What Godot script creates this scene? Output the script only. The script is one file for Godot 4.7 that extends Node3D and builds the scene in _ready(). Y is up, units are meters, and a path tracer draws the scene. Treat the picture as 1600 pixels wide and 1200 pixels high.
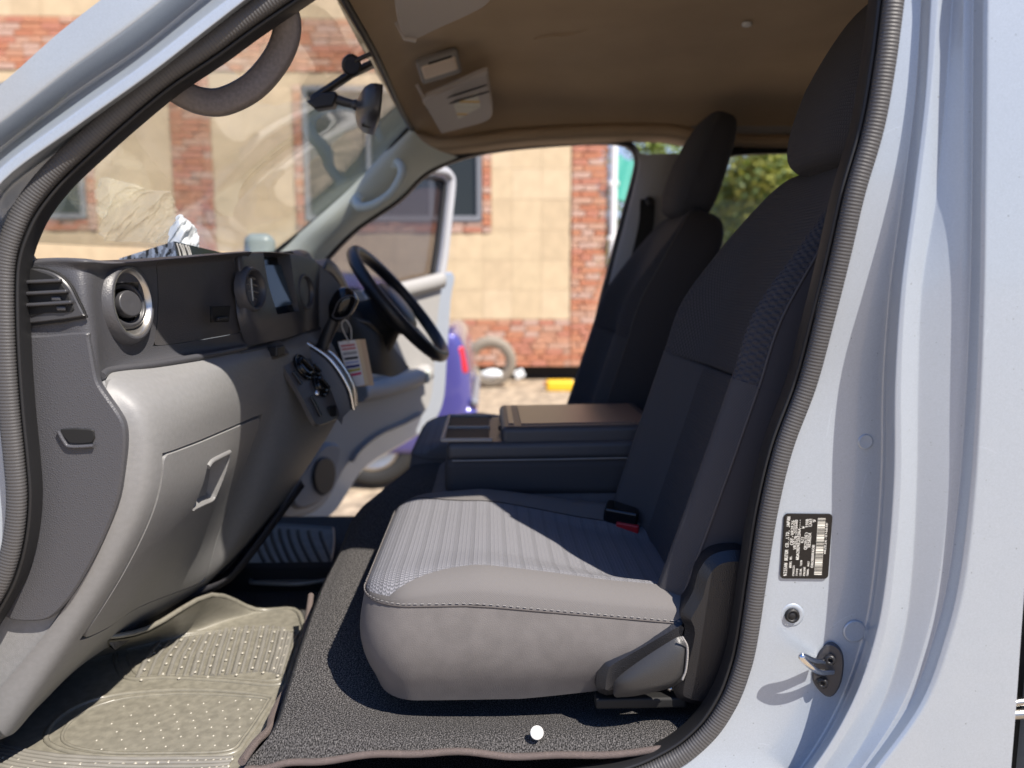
extends Node3D
# A parked van seen through its open passenger door. x runs to the rear of the van, y up, z towards the passenger side; metres.

var rng := RandomNumberGenerator.new()
var K := {}          # materials by name

class MB:
	var v := PackedVector3Array()
	var n := PackedVector3Array()
	var uv := PackedVector2Array()
	var ix := PackedInt32Array()

	# rows run down and columns run right as seen from the front
	func rows(R: Array, closed := false, gaps := []) -> MB:   # gaps: [row, row, column, column] left open
		var nr: int = R.size()
		var nc: int = R[0].size()
		var b := v.size()
		var mid: PackedVector3Array = R[nr / 2]
		var us := PackedFloat32Array([0.0])
		for c in range(1, nc):
			us.append(us[c - 1] + mid[c].distance_to(mid[c - 1]))
		var vs := PackedFloat32Array([0.0])
		var m := nc / 2
		for r in range(1, nr):
			vs.append(vs[r - 1] + (R[r][m] as Vector3).distance_to(R[r - 1][m]))
		var acc := PackedVector3Array()
		acc.resize(nr * nc)
		for r in nr:
			var row: PackedVector3Array = R[r]
			for c in nc:
				v.append(row[c])
				uv.append(Vector2(us[c], vs[r]))
		for r in nr - 1:
			for c in nc - 1:
				var open := false
				for gap in gaps:
					if r >= gap[0] and r < gap[1] and c >= gap[2] and c < gap[3]:
						open = true
				if open:
					continue
				var a := r * nc + c
				for t in [[a, a + 1, a + nc], [a + 1, a + nc + 1, a + nc]]:
					var p0 := v[b + t[0]]
					var f := (v[b + t[2]] - p0).cross(v[b + t[1]] - p0)
					if f.length_squared() < 1e-18:
						continue
					for k in t:
						acc[k] += f
						ix.append(b + k)
		if closed:
			for r in nr:
				var s := acc[r * nc] + acc[r * nc + nc - 1]
				acc[r * nc] = s
				acc[r * nc + nc - 1] = s
		for k in acc:
			n.append(k.normalized() if k.length_squared() > 0.0 else Vector3.UP)
		return self

	func poly(pts: PackedVector3Array, tri: PackedInt32Array, nor: Vector3, uvs := PackedVector2Array()) -> MB:
		var b := v.size()
		for i in pts.size():
			v.append(pts[i])
			n.append(nor)
			uv.append(uvs[i] if uvs.size() else Vector2(pts[i].x, pts[i].y))
		for i in range(0, tri.size(), 3):
			var p0 := pts[tri[i]]
			var f := (pts[tri[i + 2]] - p0).cross(pts[tri[i + 1]] - p0)
			if f.dot(nor) >= 0.0:
				ix.append_array([b + tri[i], b + tri[i + 1], b + tri[i + 2]])
			else:
				ix.append_array([b + tri[i], b + tri[i + 2], b + tri[i + 1]])
		return self

	func fan(ring: PackedVector3Array, nor: Vector3) -> MB:
		var c := Vector3.ZERO
		for p in ring:
			c += p
		c /= ring.size()
		var pts := PackedVector3Array([c])
		pts.append_array(ring)
		var tri := PackedInt32Array()
		for i in ring.size():
			tri.append_array([0, 1 + i, 1 + (i + 1) % ring.size()])
		return poly(pts, tri, nor)

	func mesh() -> ArrayMesh:
		var a := []
		a.resize(Mesh.ARRAY_MAX)
		a[Mesh.ARRAY_VERTEX] = v
		a[Mesh.ARRAY_NORMAL] = n
		a[Mesh.ARRAY_TEX_UV] = uv
		a[Mesh.ARRAY_INDEX] = ix
		var am := ArrayMesh.new()
		am.add_surface_from_arrays(Mesh.PRIMITIVE_TRIANGLES, a)
		return am

	func box(c: Vector3, size: Vector3, r := 0.004, bs := Basis(), k := 2) -> MB:
		# a box with rounded edges
		r = minf(r, minf(size.x, minf(size.y, size.z)) * 0.499)
		var h := size * 0.5
		for ax in 3:
			for sg in [-1.0, 1.0]:
				var a1 := (ax + 1) % 3
				var a2 := (ax + 2) % 3
				var R := []
				for i in 2 * k + 2:
					var row := PackedVector3Array()
					for j in 2 * k + 2:
						var p := Vector3.ZERO
						var q := Vector3.ZERO
						q[ax] = sg
						p[ax] = sg * (h[ax] - r)
						var e := [i, j]
						for w in 2:
							var at: int = a1 if w == 0 else a2
							var t: int = e[w]
							var low: bool = t <= k
							var an := (float(k - t) if low else float(t - k - 1)) / k * PI / 4.0
							p[at] = (-1.0 if low else 1.0) * (h[at] - r)
							q[at] = (-1.0 if low else 1.0) * tan(an)
						row.append(c + bs * (p + q.normalized() * r))
					R.append(row)
				rows(R)
		return self

	func tube(path: PackedVector3Array, rad, seg := 10, caps := true) -> MB:
		var np := path.size()
		var R := []
		var up := Vector3.ZERO
		for i in np:
			var t := (path[mini(i + 1, np - 1)] - path[maxi(i - 1, 0)]).normalized()
			if i == 0:
				up = t.cross(Vector3.UP if absf(t.y) < 0.9 else Vector3.RIGHT).normalized()
			else:
				up = (up - t * up.dot(t)).normalized()
			var w := t.cross(up)
			var rr: float = rad[i] if rad is Array or rad is PackedFloat32Array else rad
			var row := PackedVector3Array()
			for k in seg + 1:
				var an := TAU * k / seg
				row.append(path[i] + (up * cos(an) + w * sin(an)) * rr)
			R.append(row)
		rows(R, true)
		if caps:
			fan((R[0] as PackedVector3Array).slice(0, seg), (path[0] - path[1]).normalized())
			fan((R[np - 1] as PackedVector3Array).slice(0, seg), (path[np - 1] - path[np - 2]).normalized())
		return self

	func lathe(prof: Array, o: Vector3, axis: Vector3, seg := 32, squash := 1.0) -> MB:
		# prof holds [radius, height along the axis]
		var x := axis.cross(Vector3.UP if absf(axis.y) < 0.9 else Vector3.RIGHT).normalized()
		var y := axis.cross(x).normalized()
		var R := []
		for q in prof:
			var row := PackedVector3Array()
			for k in seg + 1:
				var an := TAU * k / seg
				row.append(o + axis * q[1] + (x * cos(an) * squash + y * sin(an)) * q[0])
			R.append(row)
		return rows(R, true)

	func plate(pts: PackedVector3Array, nor: Vector3, thick: float, bevel := 0.002) -> MB:
		# a flat outline given thickness behind it (against nor) and a bevelled front edge
		nor = nor.normalized()
		var o := pts[0]
		var x := (Vector3.UP.cross(nor) if absf(nor.y) < 0.95 else Vector3.RIGHT.cross(nor)).normalized()
		var y := nor.cross(x)
		var p2 := PackedVector2Array()
		for p in pts:
			p2.append(Vector2((p - o).dot(x), (p - o).dot(y)))
		if Geometry2D.is_polygon_clockwise(p2):
			p2.reverse()
		var np := p2.size()
		var inn := PackedVector2Array()
		for i in np:
			var a := (p2[i] - p2[(i + np - 1) % np]).normalized()
			var b := (p2[(i + 1) % np] - p2[i]).normalized()
			var w := (Vector2(-a.y, a.x) + Vector2(-b.y, b.x))
			w = w / maxf(0.4, w.length_squared() * 0.5) if w.length() > 0.01 else Vector2.ZERO
			inn.append(p2[i] + w * bevel)
		var tri := Geometry2D.triangulate_polygon(inn)
		if tri.is_empty():
			tri = Geometry2D.triangulate_delaunay(inn)
		var f3 := PackedVector3Array()
		var e3 := PackedVector3Array()
		var b3 := PackedVector3Array()
		for i in np + 1:
			var q := p2[i % np]
			var s := inn[i % np]
			var base := o
			f3.append(base + x * s.x + y * s.y)
			e3.append(base + x * q.x + y * q.y - nor * bevel)
			b3.append(base + x * q.x + y * q.y - nor * thick)
		poly(f3.slice(0, np), tri, nor, inn)
		rows([f3, e3])
		rows([e3, b3])
		poly(b3.slice(0, np), tri, -nor, inn)
		return self

	func sweep(prof: Array, path: PackedVector3Array, out: Vector3, closed := true, scale := PackedFloat32Array()) -> MB:
		# prof holds [across, out]; out is the direction that stays fixed along the path
		var np := path.size()
		var R := []
		for i in np:
			var t := (path[mini(i + 1, np - 1)] - path[maxi(i - 1, 0)]).normalized()
			var o := (out - t * out.dot(t)).normalized()
			var s := t.cross(o)
			var row := PackedVector3Array()
			var sc := scale[i] if scale.size() else 1.0
			for q in prof:
				row.append(path[i] + s * (q[0] * sc) + o * (q[1] * sc))
			if closed:
				row.append(row[0])
			R.append(row)
		rows(R, closed)
		if closed:
			fan((R[0] as PackedVector3Array).slice(0, prof.size()), (path[0] - path[1]).normalized())
			fan((R[np - 1] as PackedVector3Array).slice(0, prof.size()), (path[np - 1] - path[np - 2]).normalized())
		return self


func pv(a: Array) -> PackedVector3Array:
	var o := PackedVector3Array()
	for i in range(0, a.size(), 3):
		o.append(Vector3(a[i], a[i + 1], a[i + 2]))
	return o

func cr(p: PackedVector3Array, t: float) -> Vector3:
	var m := p.size() - 1
	var i := clampi(int(floor(t)), 0, m - 1)
	var f := t - i
	var b := p[i]
	var c := p[i + 1]
	var a := p[i - 1] if i > 0 else b * 2.0 - c
	var d := p[i + 2] if i + 2 <= m else c * 2.0 - b
	return 0.5 * (2.0 * b + (c - a) * f + (2.0 * a - 5.0 * b + 4.0 * c - d) * f * f + (3.0 * b - a - 3.0 * c + d) * f * f * f)

func spl(p: PackedVector3Array, per := 6, loop := false) -> PackedVector3Array:
	if loop:
		var q := PackedVector3Array([p[p.size() - 1]])
		q.append_array(p)
		q.append(p[0])
		q.append(p[1])
		var o2 := PackedVector3Array()
		for i in p.size() * per:
			o2.append(cr(q, 1.0 + float(i) / per))
		return o2
	var o := PackedVector3Array()
	for i in (p.size() - 1) * per + 1:
		o.append(cr(p, float(i) / per))
	return o

func gp(C: Array, r: float, c: float) -> Vector3:
	var col := PackedVector3Array()
	for row in C:
		col.append(cr(row, c))
	return cr(col, r)

func gn(C: Array, r: float, c: float) -> Vector3:
	var e := 0.02
	var mr := C.size() - 1.0
	var mc := (C[0] as PackedVector3Array).size() - 1.0
	var dr := gp(C, minf(r + e, mr), c) - gp(C, maxf(r - e, 0.0), c)
	var dc := gp(C, r, minf(c + e, mc)) - gp(C, r, maxf(c - e, 0.0))
	return dr.cross(dc).normalized()

func steps(a: float, b: float, k: int) -> PackedFloat32Array:
	var o := PackedFloat32Array()
	for i in k + 1:
		o.append(lerpf(a, b, float(i) / k))
	return o

func grid(C: Array, rs: PackedFloat32Array, cs: PackedFloat32Array, off := 0.0) -> Array:
	var R := []
	for r in rs:
		var row := PackedVector3Array()
		for c in cs:
			row.append(gp(C, r, c) + (gn(C, r, c) * off if off != 0.0 else Vector3.ZERO))
		R.append(row)
	return R

# pressed sheet metal: smooth along the rows' direction, creased (with a small bend radius) across it
func pressed(C: Array, rs: PackedFloat32Array, knots: Array) -> Array:
	var cs := PackedFloat32Array()
	for k in knots:
		for d in [-0.12, -0.04, 0.0, 0.04, 0.12]:
			var c: float = k + d
			if c >= 0.0 and c <= knots[knots.size() - 1]:
				cs.append(c)
		if k < knots[knots.size() - 1]:
			cs.append(k + 0.35)
			cs.append(k + 0.65)
	var cols := []
	for c in (C[0] as PackedVector3Array).size():
		var col := PackedVector3Array()
		for row in C:
			col.append(row[c])
		cols.append(col)
	var R := []
	for r in rs:
		var pts := PackedVector3Array()
		for col in cols:
			pts.append(cr(col, r))
		var row := PackedVector3Array()
		for c in cs:
			var i := clampi(int(floor(c)), 0, pts.size() - 2)
			var p := pts[i].lerp(pts[i + 1], c - i)
			var j := roundi(c)
			var w := absf(c - j)
			if w < 0.1 and j > 0 and j < pts.size() - 1:   # soften the crease
				p = p.lerp((pts[j].lerp(pts[j - 1], 0.1) + pts[j].lerp(pts[j + 1], 0.1)) * 0.5, 0.5 * (1.0 - w / 0.1))
			row.append(p)
		R.append(row)
	return R

# a lid or cover that follows a surface: raised face, rounded rim, sides going back into the gap
func cover(m: MB, C: Array, r0: float, r1: float, c0: float, c1: float, nr: int, nc: int, proud: float, deep: float, corner := 0.18, gaps := []) -> MB:
	var R := []
	for i in nr + 1:
		var row := PackedVector3Array()
		for j in nc + 1:
			var a := lerpf(-1.0, 1.0, float(i) / nr)
			var b := lerpf(-1.0, 1.0, float(j) / nc)
			# soften the corners
			var ca := maxf(0.0, absf(a) - (1.0 - corner)) / corner
			var cb := maxf(0.0, absf(b) - (1.0 - corner)) / corner
			var l := sqrt(ca * ca + cb * cb)
			if ca > 0.0 and cb > 0.0 and l > 0.0:
				var k := maxf(ca, cb) / l
				a = signf(a) * (1.0 - corner + corner * ca * k)
				b = signf(b) * (1.0 - corner + corner * cb * k)
			var r := lerpf(r0, r1, a * 0.5 + 0.5)
			var c := lerpf(c0, c1, b * 0.5 + 0.5)
			row.append(gp(C, r, c) + gn(C, r, c) * proud)
		R.append(row)
	m.rows(R, false, gaps)
	var ring := PackedVector3Array()
	var nn := PackedVector3Array()
	var last: int = nr
	for j in nc:
		ring.append(R[0][j])
	for i in nr:
		ring.append(R[i][nc])
	for j in range(nc, 0, -1):
		ring.append(R[last][j])
	for i in range(nr, 0, -1):
		ring.append(R[i][0])
	ring.append(ring[0])
	var cen := gn(C, (r0 + r1) / 2, (c0 + c1) / 2)
	var back := PackedVector3Array()
	for p in ring:
		back.append(p - cen * deep)
	m.rows([ring, back])
	return m

func add(parent: Node, called: String, m, mat: Material) -> MeshInstance3D:
	var o := MeshInstance3D.new()
	o.name = called
	o.mesh = m.mesh() if m is MB else m
	o.material_override = mat
	parent.add_child(o, true)
	return o

func part(parent: Node, called: String, label := "") -> Node3D:
	var o := Node3D.new()
	o.name = called
	parent.add_child(o, true)
	if label:
		o.set_meta("label", label)
	return o

func thing(called: String, label: String, category: String, at := Vector3.ZERO, group := "") -> Node3D:
	var o := Node3D.new()
	o.name = called
	add_child(o, true)
	o.position = at
	o.set_meta("label", label)
	o.set_meta("category", category)
	if group:
		o.set_meta("group", group)
	return o

# ---- materials -------------------------------------------------------------------------------------------------------
func img(w: int, h: int, f: Callable, rgb := false) -> ImageTexture:
	var d := PackedByteArray()
	d.resize(w * h * (3 if rgb else 1))
	for y in h:
		for x in w:
			if rgb:
				var c: Color = f.call(x, y)
				var k := (y * w + x) * 3
				d[k] = clampi(int(c.r * 255.0), 0, 255)
				d[k + 1] = clampi(int(c.g * 255.0), 0, 255)
				d[k + 2] = clampi(int(c.b * 255.0), 0, 255)
			else:
				d[y * w + x] = clampi(int(f.call(x, y) * 255.0), 0, 255)
	return ImageTexture.create_from_image(Image.create_from_data(w, h, false, Image.FORMAT_RGB8 if rgb else Image.FORMAT_L8, d))

func noise_tex(kind: int, freq: float, size := 512, octaves := 3, ramp: Gradient = null, sd := 1) -> NoiseTexture2D:
	var f := FastNoiseLite.new()
	f.noise_type = kind
	f.seed = sd
	f.frequency = freq
	f.fractal_octaves = octaves
	if kind == FastNoiseLite.TYPE_CELLULAR:
		f.cellular_return_type = FastNoiseLite.RETURN_DISTANCE2_SUB
		f.fractal_type = FastNoiseLite.FRACTAL_NONE
	var t := NoiseTexture2D.new()
	t.noise = f
	t.width = size
	t.height = size
	t.seamless = true
	t.color_ramp = ramp
	return t

func ramp(a: float, b: float) -> Gradient:
	var g := Gradient.new()
	g.set_color(0, Color(a, a, a))
	g.set_color(1, Color(b, b, b))
	return g

func steep(a: float, b: float) -> Gradient:
	var g := ramp(a, b)
	g.set_offset(0, 0.34)
	g.set_offset(1, 0.66)
	return g

# colour is the real base colour (linear)
func mat(called: String, c: Color, rough := 0.6, more := {}) -> StandardMaterial3D:
	var m := StandardMaterial3D.new()
	m.resource_name = called
	var s := c.linear_to_srgb()
	s.a = c.a
	m.albedo_color = s
	m.roughness = rough
	for k in more:
		m.set(k, more[k])
	K[called] = m
	return m

func relief(m: StandardMaterial3D, tex: Texture2D, cm: float) -> void:
	m.heightmap_enabled = true
	m.heightmap_texture = tex
	m.heightmap_scale = cm

func tri(m: StandardMaterial3D, tile: float, world := true) -> void:
	m.uv1_triplanar = true
	m.uv1_world_triplanar = world
	m.uv1_scale = Vector3.ONE / tile

func tiled(m: StandardMaterial3D, tu: float, tv: float) -> void:
	m.uv1_scale = Vector3(1.0 / tu, 1.0 / tv, 1.0)

func materials() -> void:
	var grain := noise_tex(FastNoiseLite.TYPE_CELLULAR, 0.045, 512)
	var cloud := noise_tex(FastNoiseLite.TYPE_SIMPLEX_SMOOTH, 0.012, 512, 5, ramp(0.90, 1.0), 5)
	var cloud2 := noise_tex(FastNoiseLite.TYPE_SIMPLEX_SMOOTH, 0.02, 512, 5, ramp(0.80, 1.0), 11)
	var fuzz := noise_tex(FastNoiseLite.TYPE_SIMPLEX, 0.22, 512, 3, ramp(0.2, 1.0), 9)
	var smear := noise_tex(FastNoiseLite.TYPE_SIMPLEX_SMOOTH, 0.01, 512, 4, ramp(0.93, 1.0), 21)
	# moulded plastics with a leather grain
	for q in [["dark_plastic", Color(0.060, 0.060, 0.066), 0.44], ["brown_plastic", Color(0.060, 0.057, 0.058), 0.44], ["grey_plastic", Color(0.26, 0.25, 0.24), 0.55], ["black_plastic", Color(0.013, 0.013, 0.015), 0.42], ["pale_plastic", Color(0.58, 0.62, 0.55), 0.6], ["visor_vinyl", Color(0.40, 0.36, 0.33), 0.7]]:
		var m := mat(q[0], q[1], q[2])
		relief(m, grain, 0.04)
		tri(m, 0.065)
		m.roughness_texture = cloud
	var p2 := mat("light_plastic", Color(0.215, 0.214, 0.212), 0.5)
	relief(p2, grain, 0.02)
	tri(p2, 0.05)
	p2.albedo_texture = smear
	mat("gloss_black", Color(0.006, 0.006, 0.007), 0.12)
	mat("deep_black", Color(0.004, 0.004, 0.004), 0.7)
	mat("smooth_dark", Color(0.045, 0.045, 0.049), 0.35)
	mat("chrome", Color(0.75, 0.74, 0.72), 0.14, {"metallic": 1.0})
	mat("satin_silver", Color(0.55, 0.53, 0.50), 0.3, {"metallic": 0.9})
	mat("steel", Color(0.45, 0.44, 0.42), 0.28, {"metallic": 1.0})
	mat("screen_glass", Color(0.05, 0.075, 0.10), 0.12)
	mat("dial_glass", Color(0.012, 0.014, 0.015), 0.06)
	mat("red_button", Color(0.42, 0.012, 0.016), 0.3)
	mat("white_plastic", Color(0.62, 0.62, 0.60), 0.45)
	# rubber weather strip, ribbed across its length
	var ribs_f := func(_x: int, y: int): return 0.5 + 0.5 * sin(TAU * y / 32.0)
	var ribs := img(8, 32, ribs_f)
	var seal := mat("ribbed_rubber", Color(0.065, 0.063, 0.063), 0.5)
	relief(seal, ribs, 0.045)
	tiled(seal, 0.02, 0.0042)
	mat("black_rubber", Color(0.01, 0.01, 0.011), 0.55)
	# fabrics
	var knit_f := func(x: int, y: int):
		var col := y % 16
		var yy := (x + (8 if (y / 16) % 2 == 1 else 0)) % 16
		var zig := absf(fposmod(yy + absf(col - 8.0) * 0.8, 16.0) - 8.0) / 8.0
		var groove := clampf(minf(col, 15 - col) / 2.5, 0.0, 1.0)
		return clampf(0.15 + 0.85 * groove * (0.35 + 0.65 * zig), 0.0, 1.0)
	var knit := img(128, 128, knit_f)
	var weave_f := func(x: int, y: int): return 0.5 + 0.25 * sin(TAU * (x + y) / 8.0) + 0.25 * sin(TAU * (x - y) / 8.0)
	var weave := img(64, 64, weave_f)
	var honey_f := func(x: int, y: int):
		var a := sin(TAU * (x / 32.0)) * sin(TAU * (y / 32.0))
		var b := 0.5 + 0.5 * sin(TAU * x / 8.0)
		return clampf(0.5 + 0.42 * signf(a) * sqrt(absf(a)) + 0.12 * b, 0.0, 1.0)
	var honey := img(64, 64, honey_f)
	var insert := mat("knit_fabric", Color(0.245, 0.245, 0.265), 0.9)
	relief(insert, knit, 0.07)
	var knit_c := func(x: int, y: int):
		var col := y % 16
		var yy := (x + (8 if (y / 16) % 2 == 1 else 0)) % 16
		var zig := absf(fposmod(yy + absf(col - 8.0) * 0.8, 16.0) - 8.0) / 8.0
		var w := 0.62 + 0.38 * zig
		if (y / 16) % 4 == 2:
			w *= 0.93
		return Color(w, w, w)
	insert.albedo_texture = img(128, 128, knit_c, true)
	tiled(insert, 0.034, 0.052)
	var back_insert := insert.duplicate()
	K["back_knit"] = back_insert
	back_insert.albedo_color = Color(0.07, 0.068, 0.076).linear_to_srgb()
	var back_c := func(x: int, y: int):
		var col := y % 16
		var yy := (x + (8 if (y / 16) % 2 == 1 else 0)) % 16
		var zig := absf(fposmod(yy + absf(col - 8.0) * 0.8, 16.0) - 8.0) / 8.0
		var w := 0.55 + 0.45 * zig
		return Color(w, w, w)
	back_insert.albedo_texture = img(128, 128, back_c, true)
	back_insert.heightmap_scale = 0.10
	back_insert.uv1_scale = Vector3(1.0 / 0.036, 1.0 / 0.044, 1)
	var bol := mat("bolster_fabric", Color(0.135, 0.127, 0.124), 0.88)
	relief(bol, weave, 0.06)
	tiled(bol, 0.02, 0.02)
	var side := mat("skirt_fabric", Color(0.135, 0.125, 0.121), 0.9)
	relief(side, fuzz, 0.05)
	side.albedo_texture = cloud
	tri(side, 0.22)
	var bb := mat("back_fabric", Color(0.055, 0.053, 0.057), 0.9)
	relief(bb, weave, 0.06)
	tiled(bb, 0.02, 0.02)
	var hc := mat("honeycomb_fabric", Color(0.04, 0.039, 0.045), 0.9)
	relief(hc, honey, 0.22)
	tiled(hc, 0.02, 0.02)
	mat("thread", Color(0.07, 0.062, 0.06), 0.8)
	mat("pale_thread", Color(0.21, 0.20, 0.195), 0.8)
	var carpet := mat("carpet", Color(0.135, 0.128, 0.125), 1.0)
	relief(carpet, fuzz, 0.35)
	carpet.albedo_texture = noise_tex(FastNoiseLite.TYPE_SIMPLEX, 0.16, 512, 4, steep(0.10, 1.0), 31)
	tri(carpet, 0.26)
	var bind := mat("carpet_binding", Color(0.15, 0.118, 0.108), 0.95)
	relief(bind, fuzz, 0.2)
	tri(bind, 0.05)
	var head := mat("headliner_cloth", Color(0.46, 0.345, 0.225), 0.95)
	head.albedo_texture = smear
	relief(head, fuzz, 0.02)
	tri(head, 1.4)
	# painted metal
	var paint := mat("silver_paint", Color(0.46, 0.515, 0.58), 0.38, {"metallic": 0.35, "clearcoat_enabled": true, "clearcoat": 0.8, "clearcoat_roughness": 0.06})
	# metal flake, specks of dust and a few hairline scratches
	var pi := Image.create(768, 768, false, Image.FORMAT_RGB8)
	var pr := RandomNumberGenerator.new()
	pr.seed = 77
	for y in 768:
		for x in 768:
			var k := 0.90 + 0.06 * pr.randf()
			pi.set_pixel(x, y, Color(k, k, k))
	for i in 240:
		var k := pr.randf_range(0.55, 1.0)
		pi.fill_rect(Rect2i(pr.randi_range(0, 765), pr.randi_range(0, 765), pr.randi_range(1, 2), pr.randi_range(1, 2)), Color(k, k, k * 0.97))
	for i in 16:
		var p := Vector2(pr.randf() * 768.0, pr.randf() * 768.0)
		var d := Vector2.from_angle(pr.randf() * TAU)
		for q in pr.randi_range(14, 46):
			d = d.rotated(pr.randf_range(-0.06, 0.06))
			p += d
			pi.set_pixel(posmod(int(p.x), 768), posmod(int(p.y), 768), Color(1, 1, 1))
	paint.albedo_texture = ImageTexture.create_from_image(pi)
	tri(paint, 0.62)
	# rubber mat: smoky, dusty
	var rub := mat("mat_rubber", Color(0.22, 0.21, 0.185), 0.42)
	rub.albedo_texture = noise_tex(FastNoiseLite.TYPE_SIMPLEX_SMOOTH, 0.014, 512, 5, ramp(0.85, 1.0), 14)
	tri(rub, 0.35)
	rub.roughness_texture = cloud
	var rub2 := mat("clear_mat_rubber", Color(0.225, 0.212, 0.172), 0.34)
	rub2.albedo_texture = noise_tex(FastNoiseLite.TYPE_SIMPLEX_SMOOTH, 0.05, 512, 6, ramp(0.80, 1.0), 15)
	tri(rub2, 0.5)
	mat("mat_nub", Color(0.33, 0.31, 0.26), 0.4)
	# wood print on the console lid
	var wood := mat("wood_print", Color(0.62, 0.43, 0.33), 0.32)
	var wood_f := func(x: int, y: int):
		var w := 0.62 + 0.16 * sin(y * 0.35 + 2.0 * sin(x * 0.02)) + 0.14 * sin(y * 1.7 + sin(x * 0.05) * 1.5) + 0.08 * sin(y * 4.1 + x * 0.03)
		return Color(w, w * 0.98, w * 0.97)
	wood.albedo_texture = img(256, 256, wood_f, true)
	tiled(wood, 0.3, 0.12)
	# glass
	mat("windscreen_glass", Color(0.66, 0.74, 0.40, 0.13), 0.0, {"transparency": BaseMaterial3D.TRANSPARENCY_ALPHA})
	mat("tinted_glass", Color(0.05, 0.03, 0.03, 0.50), 0.0, {"transparency": BaseMaterial3D.TRANSPARENCY_ALPHA})
	mat("clear_glass", Color(0.5, 0.55, 0.5, 0.02), 0.0, {"transparency": BaseMaterial3D.TRANSPARENCY_ALPHA})
	mat("mirror_face", Color(0.85, 0.85, 0.85), 0.02, {"metallic": 1.0})
	var film := mat("thin_film", Color(0.80, 0.77, 0.60, 0.22), 0.3, {"transparency": BaseMaterial3D.TRANSPARENCY_ALPHA})
	film.backlight_enabled = true
	film.backlight = Color(0.5, 0.48, 0.4)
	mat("white_film", Color(0.8, 0.84, 0.86), 0.35, {"backlight_enabled": true, "backlight": Color(0.5, 0.5, 0.5)})
	# outside
	var sand := mat("sandy_ground", Color(0.54, 0.43, 0.30), 0.95)
	sand.albedo_texture = noise_tex(FastNoiseLite.TYPE_SIMPLEX, 0.02, 512, 6, ramp(0.6, 1.0), 41)
	tri(sand, 2.2)
	relief(sand, fuzz, 0.8)
	for i in 6:
		var bc: Color = [Color(0.72, 0.33, 0.19), Color(0.69, 0.30, 0.20), Color(0.74, 0.39, 0.25), Color(0.74, 0.45, 0.32), Color(0.68, 0.28, 0.16), Color(0.75, 0.50, 0.39)][i]
		var bm := mat("brick_face_%d" % i, bc, 0.95)
		bm.albedo_texture = cloud2
		tri(bm, 0.3)
		relief(bm, fuzz, 0.5)
	for i in 5:
		var tc: Color = [Color(0.60, 0.47, 0.30), Color(0.58, 0.455, 0.29), Color(0.62, 0.49, 0.32), Color(0.59, 0.465, 0.295), Color(0.565, 0.44, 0.28)][i]
		var tm := mat("cladding_%d" % i, tc, 0.85)
		tm.albedo_texture = smear
		tri(tm, 1.3)
	mat("mortar", Color(0.60, 0.44, 0.30), 0.95)
	mat("window_metal", Color(0.20, 0.21, 0.23), 0.4)
	mat("window_pane", Color(0.02, 0.024, 0.024), 0.08)
	mat("violet_paint", Color(0.075, 0.07, 0.27), 0.3, {"metallic": 0.2, "clearcoat_enabled": true, "clearcoat": 1.0, "clearcoat_roughness": 0.05})
	mat("tail_lens", Color(0.5, 0.008, 0.02), 0.15, {"clearcoat_enabled": true, "clearcoat": 1.0})
	mat("car_glass", Color(0.015, 0.016, 0.018), 0.05)
	mat("tyre_rubber", Color(0.02, 0.02, 0.02), 0.8)
	var dusty := mat("dusty_tyre", Color(0.30, 0.26, 0.205), 0.95)
	dusty.albedo_texture = cloud2
	tri(dusty, 0.4)
	mat("yellow_plastic", Color(0.78, 0.47, 0.02), 0.5)
	mat("green_tarp", Color(0.05, 0.30, 0.25), 0.7, {"backlight_enabled": true, "backlight": Color(0.2, 0.5, 0.45)})
	mat("white_pipe", Color(0.75, 0.75, 0.74), 0.4)
	mat("bark", Color(0.10, 0.075, 0.055), 0.9)
	for i in 3:
		mat("leaf_%d" % i, [Color(0.19, 0.25, 0.06), Color(0.32, 0.33, 0.08), Color(0.11, 0.16, 0.045)][i], 0.6, {"backlight_enabled": true, "backlight": Color(0.35, 0.4, 0.1)})
	mat("handle_grey", Color(0.16, 0.14, 0.135), 0.6)
	K.handle_grey.albedo_texture = cloud2
	relief(K.handle_grey, grain, 0.015)
	tri(K.handle_grey, 0.07)
	mat("mirror_cap", Color(0.22, 0.27, 0.27), 0.35)
	mat("lamp_lens", Color(0.72, 0.60, 0.48), 0.15, {"clearcoat_enabled": true, "clearcoat": 1.0})
	mat("door_trim", Color(0.34, 0.33, 0.31), 0.55)
	mat("door_grey", Color(0.42, 0.42, 0.43), 0.4)
	mat("grey_dark", Color(0.085, 0.08, 0.078), 0.45)
	mat("wheel_leather", Color(0.016, 0.016, 0.018), 0.4)
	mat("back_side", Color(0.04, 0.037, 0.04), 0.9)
	mat("lever_plastic", Color(0.030, 0.030, 0.031), 0.42)
	relief(K.lever_plastic, grain, 0.02)
	tri(K.lever_plastic, 0.05)
	mat("console_cloth", Color(0.05, 0.047, 0.049), 0.85)
	mat("black_carpet", Color(0.012, 0.012, 0.012), 1.0)
	mat("sill_plastic", Color(0.33, 0.30, 0.27), 0.5)
	mat("plate_print", Color(0.78, 0.76, 0.70), 0.5)
	var bar_f := func(_x: int, y: int):
		var k := 0.85 if (y * 7919 + (y / 3) * 104729) % 7 < 4 else 0.12
		return Color(k, k * 0.98, k * 0.92)
	var bar := mat("barcode_print", Color(1, 1, 1), 0.5)
	bar.albedo_texture = img(4, 96, bar_f, true)
	bar.uv1_scale = Vector3(90.0, 13.0, 1.0)
	var st_f := func(x: int, y: int):
		var c := Color(0.86, 0.85, 0.78)
		if x > 62 and x < 78:
			c = Color(0.85, 0.68, 0.32)
		elif y % 6 < 2 and x % 29 > 4 and (x * 13 + y * 7) % 11 > 3:
			c = Color(0.55, 0.54, 0.5)
		return c
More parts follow.
